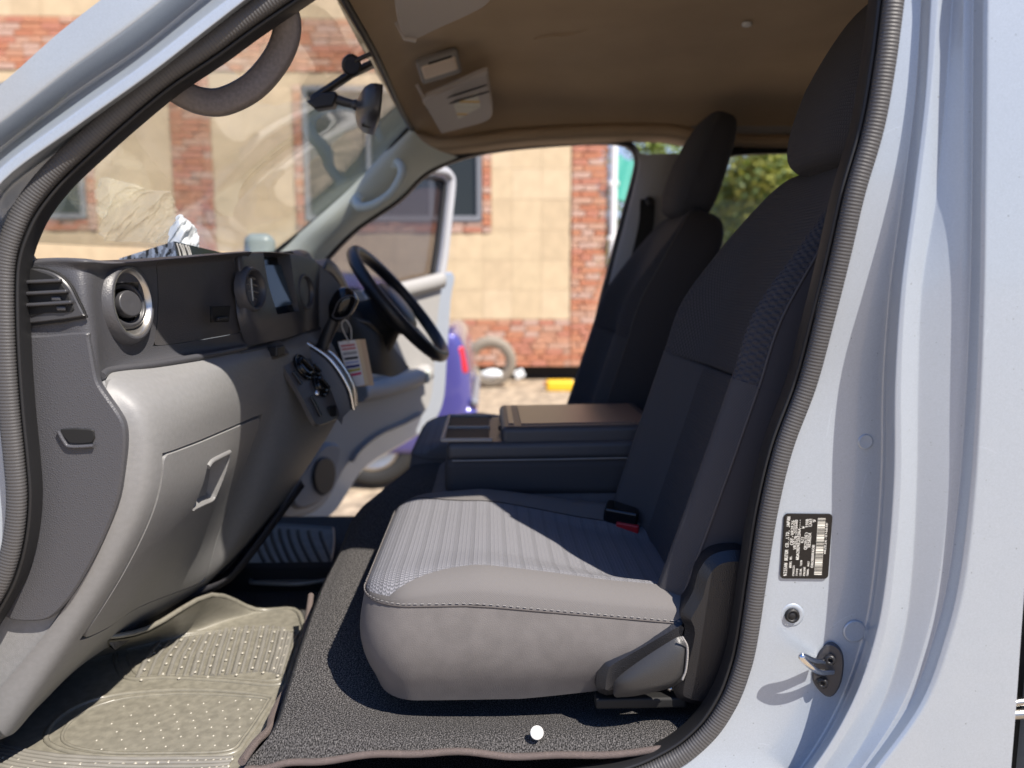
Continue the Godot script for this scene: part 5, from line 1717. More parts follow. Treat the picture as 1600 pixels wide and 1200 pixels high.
	# row of stitches above the seam
	m = MB.new()
	var fine := spl(piping, 12)
	var run := 0.0
	for i in range(1, fine.size()):
		run += fine[i].distance_to(fine[i - 1])
		if run > 0.0075:
			run = 0.0
			var d := (fine[i] - fine[i - 1]).normalized()
			m.tube(PackedVector3Array([fine[i] + Vector3(0, 0.0035, 0), fine[i] + d * 0.0040 + Vector3(0, 0.0035, 0)]), 0.0007, 5)
	add(s, "stitching", m, K.pale_thread).set_meta("kind", "stuff")

func backrest(s: Node3D, by: Vector3, near: bool) -> void:
	var an := deg_to_rad(17.5)
	var up := Vector3(sin(an), cos(an), 0)
	var fw := Vector3(-cos(an), sin(an), 0)
	var o := by + Vector3(0.30, 0.90, -0.405)
	var hs := [0.745, 0.738, 0.715, 0.66, 0.57, 0.46, 0.372, 0.360, 0.348, 0.25, 0.12, 0.02, -0.05]
	var ws := [0.08, 0.13, 0.165, 0.205, 0.230, 0.238, 0.243, 0.244, 0.244, 0.245, 0.243, 0.236, 0.225]
	var zf := [0.0, -0.70, -0.96, -1.0, -0.965, -0.85, -0.56, 0.0, 0.56, 0.85, 0.965, 1.0, 0.96, 0.70, 0.0]
	var df := [-0.12, -0.12, -0.10, -0.03, 0.036, 0.068, 0.006, 0.0, 0.006, 0.068, 0.036, -0.03, -0.10, -0.12, -0.12]
	var C := []
	for i in hs.size():
		var row := PackedVector3Array()
		var h: float = hs[i]
		var bl := clampf((0.72 - h) / 0.25, 0.12, 1.0)          # bolsters fade out towards the shoulders
		var shut := [0.0, 0.55, 0.85, 1.0, 1.0, 1.0, 1.0, 1.0, 1.0, 1.0, 1.0, 1.0, 1.0]
		for j in zf.size():
			var dep: float = df[j]
			if dep > 0.0:
				dep *= bl
			dep = lerpf(-0.055, dep, shut[i])
			if i == 7 and j > 5 and j < 9:
				dep -= 0.012
			if h > 0.5:
				dep -= 0.02 * (h - 0.5) / 0.2
			row.append(o + up * h + fw * dep + Vector3(0, 0, zf[j] * ws[i]))
		C.append(row)
	# seen from the front the near side is on the right
	var m := MB.new()
	m.rows(grid(C, steps(0, 7.0, 42), steps(5.2, 8.8, 22)))
	add(s, "backrest_upper_insert", m, K.back_knit)
	m = MB.new()
	m.rows(grid(C, steps(7.0, 12, 30), steps(6, 8, 14)))
	add(s, "backrest_lower_insert", m, K.back_knit)
	for q in [[4.0, 5.2], [8.8, 10.0]]:
		m = MB.new()
		m.rows(grid(C, steps(0, 6.5, 40), steps(q[0], q[1], 8)))
		add(s, "shoulder_panel", m, K.honeycomb_fabric)
	for q in [[4.0, 6.0, 5.2], [8.0, 10.0, 8.8]]:
		m = MB.new()
		m.rows(grid(C, steps(6.5, 12, 34), steps(q[0], q[1], 12)))
		add(s, "backrest_bolster", m, K.back_fabric)
	for q in [[0.0, 4.0], [10.0, 14.0]]:
		m = MB.new()
		m.rows(grid(C, steps(0, 12, 60), steps(q[0], q[1], 16)))
		add(s, "backrest_side", m, K.back_side)
	for c in [4.0, 10.0]:
		var pth := PackedVector3Array()
		for r in steps(2.0, 12, 50):
			pth.append(gp(C, r, c))
		m = MB.new()
		m.tube(pth, 0.0022, 6)
		add(s, "backrest_seam", m, K.thread)
	# head restraint
	var hc := o + up * 0.868 + fw * -0.045
	var HR := []
	for i in 21:
		var a := -PI / 2 + PI * i / 20.0
		var ca := pow(maxf(cos(a), 0.0), 0.42)
		var sa := signf(sin(a)) * pow(absf(sin(a)), 0.8)
		var row := PackedVector3Array()
		for j in 41:
			var b := TAU * j / 40.0
			var cb := signf(cos(b)) * pow(absf(cos(b)), 0.55)
			var sb := signf(sin(b)) * pow(absf(sin(b)), 0.55)
			var wz := 0.138 - 0.020 * maxf(sa, 0.0)
			var wd := 0.058 - 0.010 * sa
			row.append(hc + up * (0.148 * sa) + fw * (wd * cb * ca - 0.012 * maxf(0.0, sa)) + Vector3(0, 0, wz * sb * ca))
		HR.append(row)
	var front := []
	var rest := []
	for row in HR:
		var f := PackedVector3Array()
		var g := PackedVector3Array()
		for j in range(-8, 9):
			f.append(row[(j + 40) % 40])
		for j in range(8, 33):
			g.append(row[j])
		front.append(f)
		rest.append(g)
	m = MB.new()
	m.rows(front)
	add(s, "headrest_front", m, K.back_knit)
	m = MB.new()
	m.rows(rest)
	add(s, "headrest_shell", m, K.honeycomb_fabric)
	for z in [-0.055, 0.055]:
		m = MB.new()
		m.tube(PackedVector3Array([o + up * 0.66 + fw * -0.05 + Vector3(0, 0, z), o + up * 0.76 + fw * -0.05 + Vector3(0, 0, z)]), 0.006, 10)
		add(s, "headrest_post", m, K.steel)
	if near:
		m = MB.new()
		m.tube(pv([0.4535,1.4491,-0.19, 0.4637,1.4579,-0.19, 0.4738,1.47,-0.19]), 0.0016, 6)
		add(s, "fabric_tag", m, K.white_plastic)
		# belt buckle between the cushions
		m = MB.new()
		var bs := Basis(Vector3(0, 1, 0), -0.25) * Basis(Vector3(0, 0, 1), -0.12)
		m.box(Vector3(0.258, 0.9452, -0.575), Vector3(0.066, 0.040, 0.062), 0.006, bs, 3)
		add(s, "belt_buckle", m, K.gloss_black)
		m = MB.new()
		m.box(Vector3(0.2637, 0.9301, -0.542), Vector3(0.044, 0.021, 0.012), 0.003, bs)
		add(s, "release_button", m, K.red_button)

func recliner(s: Node3D, _by: Vector3) -> void:
	var m := MB.new()
	# tall cover from the rail up over the hinge
	m.plate(spl(pv([0.264,0.8135,-0.128, 0.2642,0.8688,-0.128, 0.2718,0.9158,-0.128, 0.2658,0.9383,-0.128, 0.2808,0.9715,-0.128, 0.2886,1.0027,-0.128, 0.3038,1.0245,-0.128, 0.3283,1.0333,-0.128, 0.3532,1.0294,-0.128, 0.3741,0.998,-0.128, 0.3781,0.9048,-0.128, 0.3457,0.8121,-0.128]), 4, true), Vector3(-0.1, 0, 1), 0.05, 0.012)
	add(s, "recliner_cover", m, K.black_plastic)
	# sloping guard running forward
	m = MB.new()
	m.plate(spl(pv([0.1497,0.8304,-0.132, 0.1537,0.8627,-0.132, 0.1642,0.8777,-0.132, 0.2086,0.9016,-0.132, 0.267,0.9308,-0.132, 0.2798,0.9231,-0.132, 0.2769,0.8987,-0.132, 0.2637,0.8572,-0.132, 0.219,0.8388,-0.132, 0.1742,0.8204,-0.132, 0.1598,0.8206,-0.132]), 4, true), Vector3(0, 0.1, 1), 0.05, 0.012)
	add(s, "recliner_guard", m, K.black_plastic)
	m = MB.new()
	m.rows([spl(pv([0.1706,0.8338,-0.122, 0.1727,0.8559,-0.116, 0.205,0.8856,-0.112, 0.2483,0.9146,-0.112, 0.2616,0.918,-0.116]), 4), spl(pv([0.1699,0.8342,-0.118, 0.1812,0.8587,-0.104, 0.2111,0.8799,-0.098, 0.254,0.9031,-0.098, 0.2676,0.909,-0.104]), 4), spl(pv([0.1718,0.8304,-0.118, 0.1899,0.8466,-0.102, 0.2204,0.8558,-0.098, 0.2516,0.8663,-0.098, 0.2652,0.8721,-0.104]), 4), spl(pv([0.1761,0.8261,-0.122, 0.1985,0.8299,-0.118, 0.2247,0.8363,-0.116, 0.2513,0.8434,-0.116, 0.2658,0.8514,-0.118]), 4)])
	add(s, "recliner_lever", m, K.lever_plastic)
	m = MB.new()
	m.tube(spl(pv([0.2591,0.9248,-0.1, 0.2666,0.9092,-0.1, 0.2657,0.8789,-0.1, 0.2609,0.8632,-0.1]), 4), 0.0016, 6)
	add(s, "lever_edge", m, K.grey_plastic)
	m = MB.new()
	m.box(Vector3(0.2142, 0.8055, -0.15), Vector3(0.13, 0.016, 0.02), 0.004)
	add(s, "seat_rail", m, K.deep_black)
	m = MB.new()
	m.lathe([[0.0, 0.006], [0.004, 0.005], [0.005, 0.0]], Vector3(0.2508, 0.8383, -0.125), Vector3(0, 0, 1), 12)
	add(s, "rail_bolt", m, K.steel)

func console(van: Node3D) -> void:
	# the folded centre seat: its back lies flat as a console
	var c := part(van, "centre_console", "folded centre seat used as a console with wood lid and cup tray")
	var z0 := -0.70
	var z1 := -1.02
	var m := MB.new()
	m.box(Vector3(0.16, 0.9150, -0.86), Vector3(0.58, 0.09, 0.34), 0.035, Basis(Vector3(0, 0, 1), 0.0), 4)
	add(c, "seat_cushion", m, K.skirt_fabric)
	m = MB.new()
	m.box(Vector3(0.14, 0.9920, -0.86), Vector3(0.47, 0.085, 0.325), 0.022, Basis(), 4)
	add(c, "padded_back", m, K.console_cloth)
	m = MB.new()
	m.box(Vector3(0.142, 1.0480, -0.86), Vector3(0.465, 0.040, 0.318), 0.014, Basis(Vector3(0, 0, 1), 0.012), 4)
	add(c, "tray_frame", m, K.dark_plastic)
	m = MB.new()
	m.box(Vector3(0.195, 1.0780, -0.86), Vector3(0.34, 0.042, 0.30), 0.013, Basis(Vector3(0, 0, 1), 0.012), 4)
	add(c, "lid", m, K.dark_plastic)
	m = MB.new()
	m.box(Vector3(0.205, 1.0995, -0.86), Vector3(0.275, 0.004, 0.245), 0.001, Basis(Vector3(0, 0, 1), 0.012))
	add(c, "wood_inlay", m, K.wood_print)
	m = MB.new()
	m.box(Vector3(0.047, 1.0980, -0.86), Vector3(0.012, 0.004, 0.24), 0.001, Basis(Vector3(0, 0, 1), 0.012))
	add(c, "wood_inlay", m, K.wood_print)
	m = MB.new()
	m.sweep([[-0.0015, -0.002], [-0.0015, 0.002], [0.0015, 0.002], [0.0015, -0.002]], PackedVector3Array([Vector3(-0.078, 1.029, -0.6985), Vector3(0.1, 1.030, -0.6985), Vector3(0.36, 1.033, -0.6985)]), Vector3(0, 0, 1))
	add(c, "trim_line", m, K.grey_plastic)
	# cup tray at the front: rim, dark wells, divider
	for q in [[-0.048, -0.78, 0.095, 0.12], [-0.048, -0.93, 0.095, 0.13]]:
		m = MB.new()
		m.box(Vector3(q[0], 1.0675, q[1]), Vector3(q[2], 0.004, q[3]), 0.0015)
		add(c, "tray_well", m, K.deep_black)
	for q in [[Vector3(-0.048, 1.0700, -0.851), Vector3(0.10, 0.008, 0.010)], [Vector3(-0.048, 1.0700, -0.713), Vector3(0.11, 0.008, 0.010)], [Vector3(-0.048, 1.0700, -1.005), Vector3(0.11, 0.008, 0.012)], [Vector3(-0.099, 1.0700, -0.86), Vector3(0.010, 0.008, 0.29)]]:
		m = MB.new()
		m.box(q[0], q[1], 0.003)
		add(c, "tray_rim", m, K.sill_plastic)
	m = MB.new()
	m.box(Vector3(0.026, 1.0800, -0.80), Vector3(0.012, 0.012, 0.03), 0.003)
	add(c, "lid_catch", m, K.black_plastic)

# ---- floor -------------------------------------------------------------------------------------------------------------
func floor_parts(van: Node3D) -> void:
	var m := MB.new()
	m.box(Vector3(-0.25, 0.66, -0.79), Vector3(1.5, 0.06, 1.26), 0.01)
	add(van, "floor_pan", m, K.carpet)
	m = MB.new()
	m.box(Vector3(1.9, 0.66, -0.84), Vector3(3.4, 0.06, 1.52), 0.01)
	add(van, "floor_pan", m, K.carpet)
	# bulkhead ahead of the feet and the tunnel between the footwells
	m = MB.new()
	m.box(Vector3(-1.0, 0.98, -0.86), Vector3(0.05, 0.72, 1.44), 0.01)
	add(van, "bulkhead", m, K.deep_black)
	m = MB.new()
	m.box(Vector3(-0.80, 0.765, -0.90), Vector3(0.40, 0.17, 0.12), 0.02)
	m.box(Vector3(-0.48, 0.715, -0.86), Vector3(0.30, 0.06, 0.05), 0.01)
	add(van, "floor_tunnel", m, K.black_carpet)
	# raised carpet over the engine, draped down to the sill and into the footwell
	var C := [
		pv([-0.1774,0.9383,-1.12, -0.1266,0.9432,-1.12, -0.0081,0.9424,-1.12, 0.162,0.9412,-1.12, 0.4016,0.9395,-1.12]),
		pv([-0.2678,0.8962,-0.92, -0.1908,0.9364,-0.92, -0.0687,0.9417,-0.92, 0.1307,0.9402,-0.92, 0.3624,0.9384,-0.92]),
		pv([-0.2936,0.889,-0.8, -0.2359,0.918,-0.8, -0.0931,0.9286,-0.8, 0.1223,0.9001,-0.8, 0.3397,0.8981,-0.8]),
		pv([-0.3025,0.8558,-0.66, -0.2577,0.8635,-0.66, -0.0868,0.8342,-0.66, 0.1128,0.8181,-0.66, 0.368,0.8152,-0.66]),
		pv([-0.3061,0.8437,-0.5, -0.254,0.8456,-0.5, -0.0909,0.7809,-0.5, 0.1379,0.7778,-0.5, 0.3812,0.7745,-0.5]),
		pv([-0.3052,0.8178,-0.35, -0.2413,0.8225,-0.35, -0.0926,0.7806,-0.35, 0.1452,0.777,-0.35, 0.3857,0.7733,-0.35]),
		pv([-0.3028,0.7885,-0.22, -0.2329,0.7873,-0.22, -0.0936,0.7622,-0.22, 0.1503,0.76,-0.22, 0.3673,0.7646,-0.22]),
		pv([-0.2999,0.7822,-0.165, -0.2223,0.7808,-0.165, -0.0892,0.7685,-0.165, 0.1431,0.7662,-0.165, 0.3543,0.7764,-0.165]),
		pv([-0.3087,0.7709,-0.13, -0.2191,0.7742,-0.125, -0.0865,0.7724,-0.13, 0.1379,0.7694,-0.125, 0.3479,0.774,-0.13]),
		pv([-0.3464,0.7367,-0.105, -0.2579,0.7533,-0.1, -0.0843,0.7649,-0.1, 0.0996,0.7557,-0.1, 0.3384,0.77,-0.1])]
	m = MB.new()
	m.rows(grid(C, steps(0, 9, 54), steps(0, 4, 32)))
	add(van, "engine_carpet", m, K.carpet).set_meta("label", "grey carpet over the engine cover below the seat")
	# front drop of the carpet
	m = MB.new()
	var drop := [PackedVector3Array(), PackedVector3Array(), PackedVector3Array(), PackedVector3Array()]
	for r in steps(0, 9, 54):
		var p := gp(C, r, 0.0)
		drop[0].append(p)
		drop[1].append(p + Vector3(-0.010, -0.012, 0.0))
		drop[2].append(Vector3(p.x - 0.018 + 0.006 * sin(r * 2.3), lerpf(p.y, 0.69, 0.6), p.z))
		drop[3].append(Vector3(p.x - 0.012 + 0.008 * sin(r * 1.9), 0.69, p.z))
	m.rows(drop)
	add(van, "carpet_front", m, K.carpet)
	# stitched binding along the carpet edges
	var bp := PackedVector3Array()
	for c in steps(0, 3.7, 40):
		bp.append(gp(C, 9.0, c) + Vector3(0, 0.002 * sin(c * 9.0), 0.002))
	m = MB.new()
	m.tube(bp, 0.0048, 8)
	add(van, "carpet_binding", m, K.carpet_binding)
	m = MB.new()
	m.tube(spl(pv([-0.351,0.79,-0.5753, -0.3378,0.76,-0.4716, -0.3284,0.74,-0.3909, -0.3341,0.74,-0.2877, -0.3341,0.74,-0.2329, -0.3244,0.75,-0.1826, -0.3285,0.76,-0.1356, -0.3318,0.765,-0.0848]), 6), 0.0058, 8)
	add(van, "carpet_binding", m, K.carpet_binding)
	# painted sill in front of the carpet
	m = MB.new()
	m.box(Vector3(-0.02, 0.715, -0.06), Vector3(1.3, 0.05, 0.08), 0.012)
	add(van, "door_sill", m, K.sill_plastic)
	# far step
	m = MB.new()
	m.box(Vector3(-0.35, 0.48, -1.54), Vector3(1.0, 0.06, 0.2), 0.01)
	add(van, "far_step", m, K.grey_plastic)
	# white push pin in the carpet
	m = MB.new()
	m.lathe([[0.0, 0.0090], [0.0078, 0.0088], [0.0092, 0.0078], [0.0092, 0.0066], [0.004, 0.006], [0.0035, -0.012]], Vector3(0.0636, 0.779, -0.118), Vector3(0.05, 0.45, 0.9).normalized(), 24)
	add(van, "carpet_clip", m, K.white_plastic).set_meta("label", "white round clip in the carpet below the seat")

# ---- things that lie or hang in the van ----------------------------------------------------------------------------------
func loose_things() -> void:
	floor_mat("floor_mat", "dusty smoke-grey ribbed rubber mat in the passenger footwell", true)
	floor_mat("floor_mat", "grey ribbed rubber mat in the driver's footwell", false)
	# zebra-striped box on the dashboard, one corner towards the door
	var b := thing("tissue_box", "black and white zebra-striped box lying on the dashboard", "box", Vector3(-0.5472, 1.4696, -0.5))
	var e1 := Vector3(-0.6904, 1.4427, -0.6) - b.position
	var e2 := Vector3(-0.5252, 1.4564, -0.68) - b.position
	var dn := e1.cross(e2).normalized() * 0.07
	if dn.y > 0.0:
		dn = -dn
	var m := MB.new()
	for q in [[Vector3.ZERO, e1, dn], [e2, e1, dn], [e1, e2, dn], [Vector3.ZERO, e1, e2], [dn, e1, e2]]:
		m.rows([PackedVector3Array([q[0], q[0] + q[1]]), PackedVector3Array([q[0] + q[2], q[0] + q[1] + q[2]])])
	add(b, "carton", m, K.zebra_print)
	m = MB.new()
	m.rows([PackedVector3Array([Vector3.ZERO, e2]), PackedVector3Array([dn, e2 + dn])])
	add(b, "black_side", m, K.gloss_black)
	var across := e2.normalized()
	var face := across.cross(-dn.normalized()).normalized()
	if face.z < 0.0:
		face = -face
	for k in 5:
		m = MB.new()
		var p0 := across * (0.006 + k * 0.010) + face * 0.001
		m.tube(spl(PackedVector3Array([p0 + dn * 0.04, p0 + across * (0.006 + 0.003 * (k % 2)) + dn * 0.35, p0 + across * 0.004 + dn * 0.9]), 4), 0.0026 if k % 2 else 0.0016, 5)
		add(b, "zebra_stroke", m, K.plate_print)
	var font := SystemFont.new()
	font.font_names = PackedStringArray(["Droid Serif"])
	font.font_italic = true
	var tm := TextMesh.new()
	tm.text = "Safari"
	tm.font = font
	tm.font_size = 40
	tm.pixel_size = 0.0011
	tm.depth = 0.0006
	var l := MeshInstance3D.new()
	l.name = "lettering"
	l.mesh = tm
	l.material_override = K.plate_print
	b.add_child(l, true)
	l.transform = Transform3D(Basis(across, -dn.normalized(), face), e2 * 0.60 + dn * 0.50 + face * 0.0012)
	# crumpled plastic bag standing at the windscreen
	var bag := thing("plastic_bag", "crumpled translucent plastic bag against the windscreen", "bag", Vector3(-0.6581, 1.46, -0.62))
	var R := []
	var nz := FastNoiseLite.new()
	nz.seed = 4
	nz.frequency = 1.0
	var ob := bag.position
	var outl := [pv([-0.7505,1.5827,-0.66, -0.7422,1.5971,-0.66, -0.7038,1.5924,-0.66, -0.6659,1.5782,-0.66, -0.6369,1.5759,-0.66, -0.6177,1.5711,-0.66, -0.6064,1.5567,-0.66]), pv([-0.7439,1.5685,-0.64, -0.72,1.5685,-0.64, -0.6901,1.5686,-0.64, -0.6581,1.5628,-0.64, -0.6293,1.5617,-0.64, -0.6105,1.5546,-0.64, -0.5946,1.538,-0.64]), pv([-0.7338,1.5369,-0.62, -0.7101,1.537,-0.62, -0.6817,1.5371,-0.62, -0.6511,1.5336,-0.62, -0.6227,1.5313,-0.62, -0.604,1.5267,-0.62, -0.5865,1.5196,-0.62]), pv([-0.7214,1.506,-0.6, -0.6979,1.5061,-0.6, -0.6698,1.5061,-0.6, -0.6441,1.5038,-0.6, -0.6208,1.5016,-0.6, -0.6045,1.4992,-0.6, -0.5905,1.4969,-0.6]), pv([-0.7162,1.4751,-0.59, -0.693,1.474,-0.59, -0.6674,1.4728,-0.59, -0.6441,1.4717,-0.59, -0.6254,1.4717,-0.59, -0.6137,1.4706,-0.59, -0.602,1.4706,-0.59])]
	for r in steps(0, 4, 28):
		var row := PackedVector3Array()
		for c in steps(0, 6, 40):
			var f := nz.get_noise_2d(c * 0.9 + r * 0.9, r * 0.25 + 3.0) * 0.028 + nz.get_noise_2d(c * 2.6 + r * 2.0, r * 0.6) * 0.010
			row.append(gp(outl, r, c) - ob + Vector3(f, 0, f))
		R.append(row)
	m = MB.new()
	m.rows(R)
	add(bag, "sheet", m, K.thin_film)
	# folded white tissue pulled out of the box
	var kn := thing("paper_tissue", "folded white tissue standing out of the striped box", "tissue", Vector3(-0.5632, 1.4655, -0.58))
	var ts := [pv([-0.5718,1.5199,-0.58, -0.5678,1.5223,-0.582, -0.564,1.5202,-0.584, -0.5604,1.5158,-0.586]), pv([-0.5763,1.5068,-0.575, -0.5609,1.5119,-0.566, -0.5514,1.5107,-0.58, -0.5482,1.5035,-0.592]), pv([-0.5817,1.4928,-0.572, -0.5606,1.4966,-0.56, -0.5465,1.4953,-0.574, -0.5415,1.4896,-0.594]), pv([-0.5876,1.4765,-0.57, -0.5613,1.4758,-0.556, -0.5448,1.4766,-0.57, -0.5411,1.4756,-0.594]), pv([-0.5943,1.4604,-0.57, -0.5643,1.4576,-0.558, -0.5458,1.4581,-0.57, -0.5424,1.459,-0.592])]
	R = []
	var R3 := []
	for r in steps(0, 4, 18):
		var row := PackedVector3Array()
		var row2 := PackedVector3Array()
		for c in steps(0, 3, 24):
			var f := nz.get_noise_2d(c * 1.3 + r * 0.7, r * 0.5) * 0.010
			var p := gp(ts, r, c) - kn.position + Vector3(f, 0, f)
			row.append(p)
			row2.append(p + Vector3(-0.004, 0, -0.016) * sin(PI * c / 3.0))
		R.append(row)
		R3.append(row2)
	m = MB.new()
	m.rows(R)
	m.rows(R3)
	add(kn, "fold", m, K.white_film)
	# paper tag tied to the gear lever
	var t := thing("paper_tag", "white printed paper tag hanging from the gear lever", "tag", Vector3(-0.3208, 1.2687, -0.9))
	m = MB.new()
	var tp := pv([-0.3473,1.2628,-0.9, -0.2982,1.2683,-0.905, -0.2794,1.1646,-0.9, -0.3201,1.1564,-0.895])
	var loc := PackedVector3Array()
	for p in tp:
		loc.append(p - t.position)
	m.rows([PackedVector3Array([loc[0], loc[1]]), PackedVector3Array([loc[3], loc[2]])])
	for i in 4:
		m.uv[i] = [Vector2(0, 0), Vector2(1, 0), Vector2(0, 1), Vector2(1, 1)][i]
	add(t, "card", m, K.tag_print)
	m = MB.new()
	m.rows([PackedVector3Array([loc[0] + Vector3(0.01, 0.003, -0.004), loc[1] + Vector3(0.012, 0.0, -0.004)]), PackedVector3Array([loc[3] + Vector3(0.01, 0.002, -0.004), loc[2] + Vector3(0.012, -0.004, -0.004)])])
	add(t, "backing_card", m, K.tag_back)
	m = MB.new()
	var sp := spl(pv([-0.321,1.2613,-0.9, -0.3284,1.2847,-0.88, -0.3297,1.3061,-0.86, -0.3209,1.3147,-0.86, -0.3136,1.2963,-0.88, -0.3164,1.2687,-0.9]), 5)
	var sl := PackedVector3Array()
	for p in sp:
		sl.append(p - t.position)
	m.tube(sl, 0.0016, 6)
	add(t, "string", m, K.white_plastic)

func floor_mat(called: String, label: String, near: bool) -> void:
	var f := thing(called, label, "floor mat", Vector3(-0.6, 0.70, -0.45) if near else Vector3(-0.5, 0.70, -1.2), "rubber floor mats")
	var o := f.position
	var m := MB.new()
	var C := []
	if near:
		C = [
			pv([-0.6654,0.8,-0.3741, -0.6048,0.79,-0.4294, -0.5536,0.78,-0.5987, -0.4977,0.705,-0.6962, -0.416,0.705,-0.6937, -0.3727,0.705,-0.6017]),
			pv([-0.7508,0.72,-0.4651, -0.6908,0.71,-0.5328, -0.5979,0.7,-0.6047, -0.5222,0.7,-0.646, -0.4299,0.7,-0.6432, -0.373,0.7,-0.5702]),
			pv([-0.7912,0.7,-0.413, -0.7014,0.7,-0.4548, -0.5836,0.7,-0.4747, -0.4936,0.7,-0.4839, -0.408,0.7,-0.4936, -0.3629,0.7,-0.4563]),
			pv([-0.7863,0.7,-0.3318, -0.6704,0.7,-0.3283, -0.544,0.7,-0.3245, -0.4631,0.7,-0.3317, -0.3918,0.7,-0.3393, -0.3491,0.7,-0.3187]),
			pv([-0.8018,0.7,-0.2604, -0.6639,0.7,-0.2232, -0.5479,0.7,-0.2197, -0.464,0.7,-0.2253, -0.3958,0.7,-0.2232, -0.3569,0.7,-0.2221]),
			pv([-0.7924,0.7,-0.1381, -0.659,0.7,-0.1205, -0.5376,0.7,-0.1037, -0.4504,0.7,-0.1011, -0.3943,0.7,-0.1126, -0.359,0.7,-0.1251])]
	else:
		C = [
			pv([-0.6664,0.72,-1.218, -0.6017,0.72,-1.2274, -0.5271,0.72,-1.2139, -0.4334,0.72,-1.1887]),
			pv([-0.6289,0.715,-1.0939, -0.5649,0.715,-1.092, -0.4951,0.715,-1.08, -0.4093,0.715,-1.0676]),
			pv([-0.5894,0.715,-0.9536, -0.5242,0.715,-0.943, -0.4596,0.715,-0.9325, -0.3896,0.715,-0.9304]),
			pv([-0.5467,0.715,-0.8233, -0.489,0.715,-0.8141, -0.4307,0.715,-0.8123, -0.3772,0.715,-0.8334])]
	var L := []
	for row in C:
		var q := PackedVector3Array()
		for p in row:
			q.append(p - o)
		L.append(q)
	var mr := L.size() - 1.0
	var mc := (L[0] as PackedVector3Array).size() - 1.0
	m.rows(grid(L, steps(0, mr, 40), steps(0, mc, 40), 0.004))
	m.rows(grid(L, steps(0, mr, 40), steps(0, mc, 40), -0.002))
	var rim := PackedVector3Array()
	for q in [[0.0, 0.0, 0.0, 1.0], [0.0, 1.0, 1.0, 1.0], [1.0, 1.0, 1.0, 0.0], [1.0, 0.0, 0.0, 0.0]]:
		for i in 20:
			var rr: float = lerpf(q[0], q[2], i / 20.0) * mr
			var cc: float = lerpf(q[1], q[3], i / 20.0) * mc
			rim.append(gp(L, rr, cc) + Vector3(0, 0.003, 0))
	rim.append(rim[0])
	m.tube(rim, 0.005, 8, false)
	add(f, "sheet", m, K.clear_mat_rubber if near else K.mat_rubber)
	if near:
		# ridges framing the two fields
		for q in [[[1.15, 1.0], [1.1, 2.2], [1.1, 4.5], [1.25, 4.75], [2.2, 4.75], [2.55, 4.6], [2.5, 3.2], [2.35, 2.0], [2.3, 1.4], [1.5, 1.0]], [[2.75, 1.2], [2.62, 2.0], [2.72, 3.2], [2.85, 4.4], [3.0, 4.55], [3.9, 4.5], [4.25, 4.2], [4.3, 3.0], [4.2, 1.6], [3.9, 0.9], [3.2, 0.8]]]:
			for w in [0.0, 0.10]:
				var pp := PackedVector3Array()
				var cen := Vector2.ZERO
				for k in q:
					cen += Vector2(k[0], k[1])
				cen /= q.size()
				for k in q:
					var kk: Vector2 = Vector2(k[0], k[1]) + (cen - Vector2(k[0], k[1])) * w
					pp.append(gp(L, kk.x, kk.y) + Vector3(0, 0.004, 0))
				var lp := spl(pp, 6, true)
				lp.append(lp[0])
				m = MB.new()
				m.tube(lp, 0.0045 if w == 0.0 else 0.0028, 7, false)
				add(f, "frame_ridge", m, K.clear_mat_rubber)
		# straight ribs of the upper field
		var nubs := MB.new()
		for k in 22:
			var c := lerpf(1.55, 4.55, k / 21.0)
			m = MB.new()
			m.tube(PackedVector3Array([gp(L, 1.22, c) + Vector3(0, 0.004, 0), gp(L, 1.8, c) + Vector3(0, 0.004, 0), gp(L, 2.35, c) + Vector3(0, 0.004, 0)]), 0.0034 if k % 3 else 0.0050, 6)
			add(f, "rib", m, K.mat_rubber)
			for j in 5:
				if k % 2 == 0:
					dome(nubs, gp(L, 1.28 + j * 0.25 + (0.12 if k % 4 == 0 else 0.0), c + 0.07) + Vector3(0, 0.007, 0), 0.0030)
		for k in 9:
			for j in 6:
				dome(nubs, gp(L, 2.95 + j * 0.22, 1.5 + k * 0.33 + (0.16 if j % 2 else 0.0)) + Vector3(0, 0.004, 0), 0.0018)
		for k in 22:
			for j in 4:
				dome(nubs, gp(L, 4.4 + j * 0.16, 0.4 + k * 0.19) + Vector3(0, 0.006, 0), 0.0030)
		var nb := add(f, "nub_field", nubs, K.mat_nub)
		nb.set_meta("kind", "stuff")
		for k in 9:
			m = MB.new()
			var arc := PackedVector3Array()
			for j in 12:
				arc.append(gp(L, 4.35 + k * 0.075 - 0.25 * pow(1.0 - j / 11.0, 2.0), j * 0.40) + Vector3(0, 0.004, 0))
			m.tube(arc, 0.004, 6)
			add(f, "rib", m, K.mat_rubber)
	else:
		for k in 8:
			m = MB.new()
			var arc := PackedVector3Array()
			for j in 8:
				arc.append(gp(L, 0.3 + 1.7 * j / 7.0, clampf(0.1 + k * 0.36 + 0.5 * pow(j / 7.0, 1.6), 0.0, 3.0)) + Vector3(0, 0.004, 0))
			m.tube(arc, 0.005, 6)
			add(f, "rib", m, K.black_rubber)
		m = MB.new()
		m.tube(PackedVector3Array([gp(L, 2.05, 0.6) + Vector3(0, 0.004, 0), gp(L, 2.05, 1.6) + Vector3(0, 0.004, 0), gp(L, 2.05, 2.9) + Vector3(0, 0.004, 0)]), 0.004, 6)
		add(f, "frame_ridge", m, K.mat_rubber)
		var nubs := MB.new()
		for k in 5:
			for j in 3:
				dome(nubs, gp(L, 2.25 + j * 0.18, 0.8 + k * 0.45) + Vector3(0, 0.005, 0), 0.0045)
		add(f, "nub_field", nubs, K.mat_nub).set_meta("kind", "stuff")

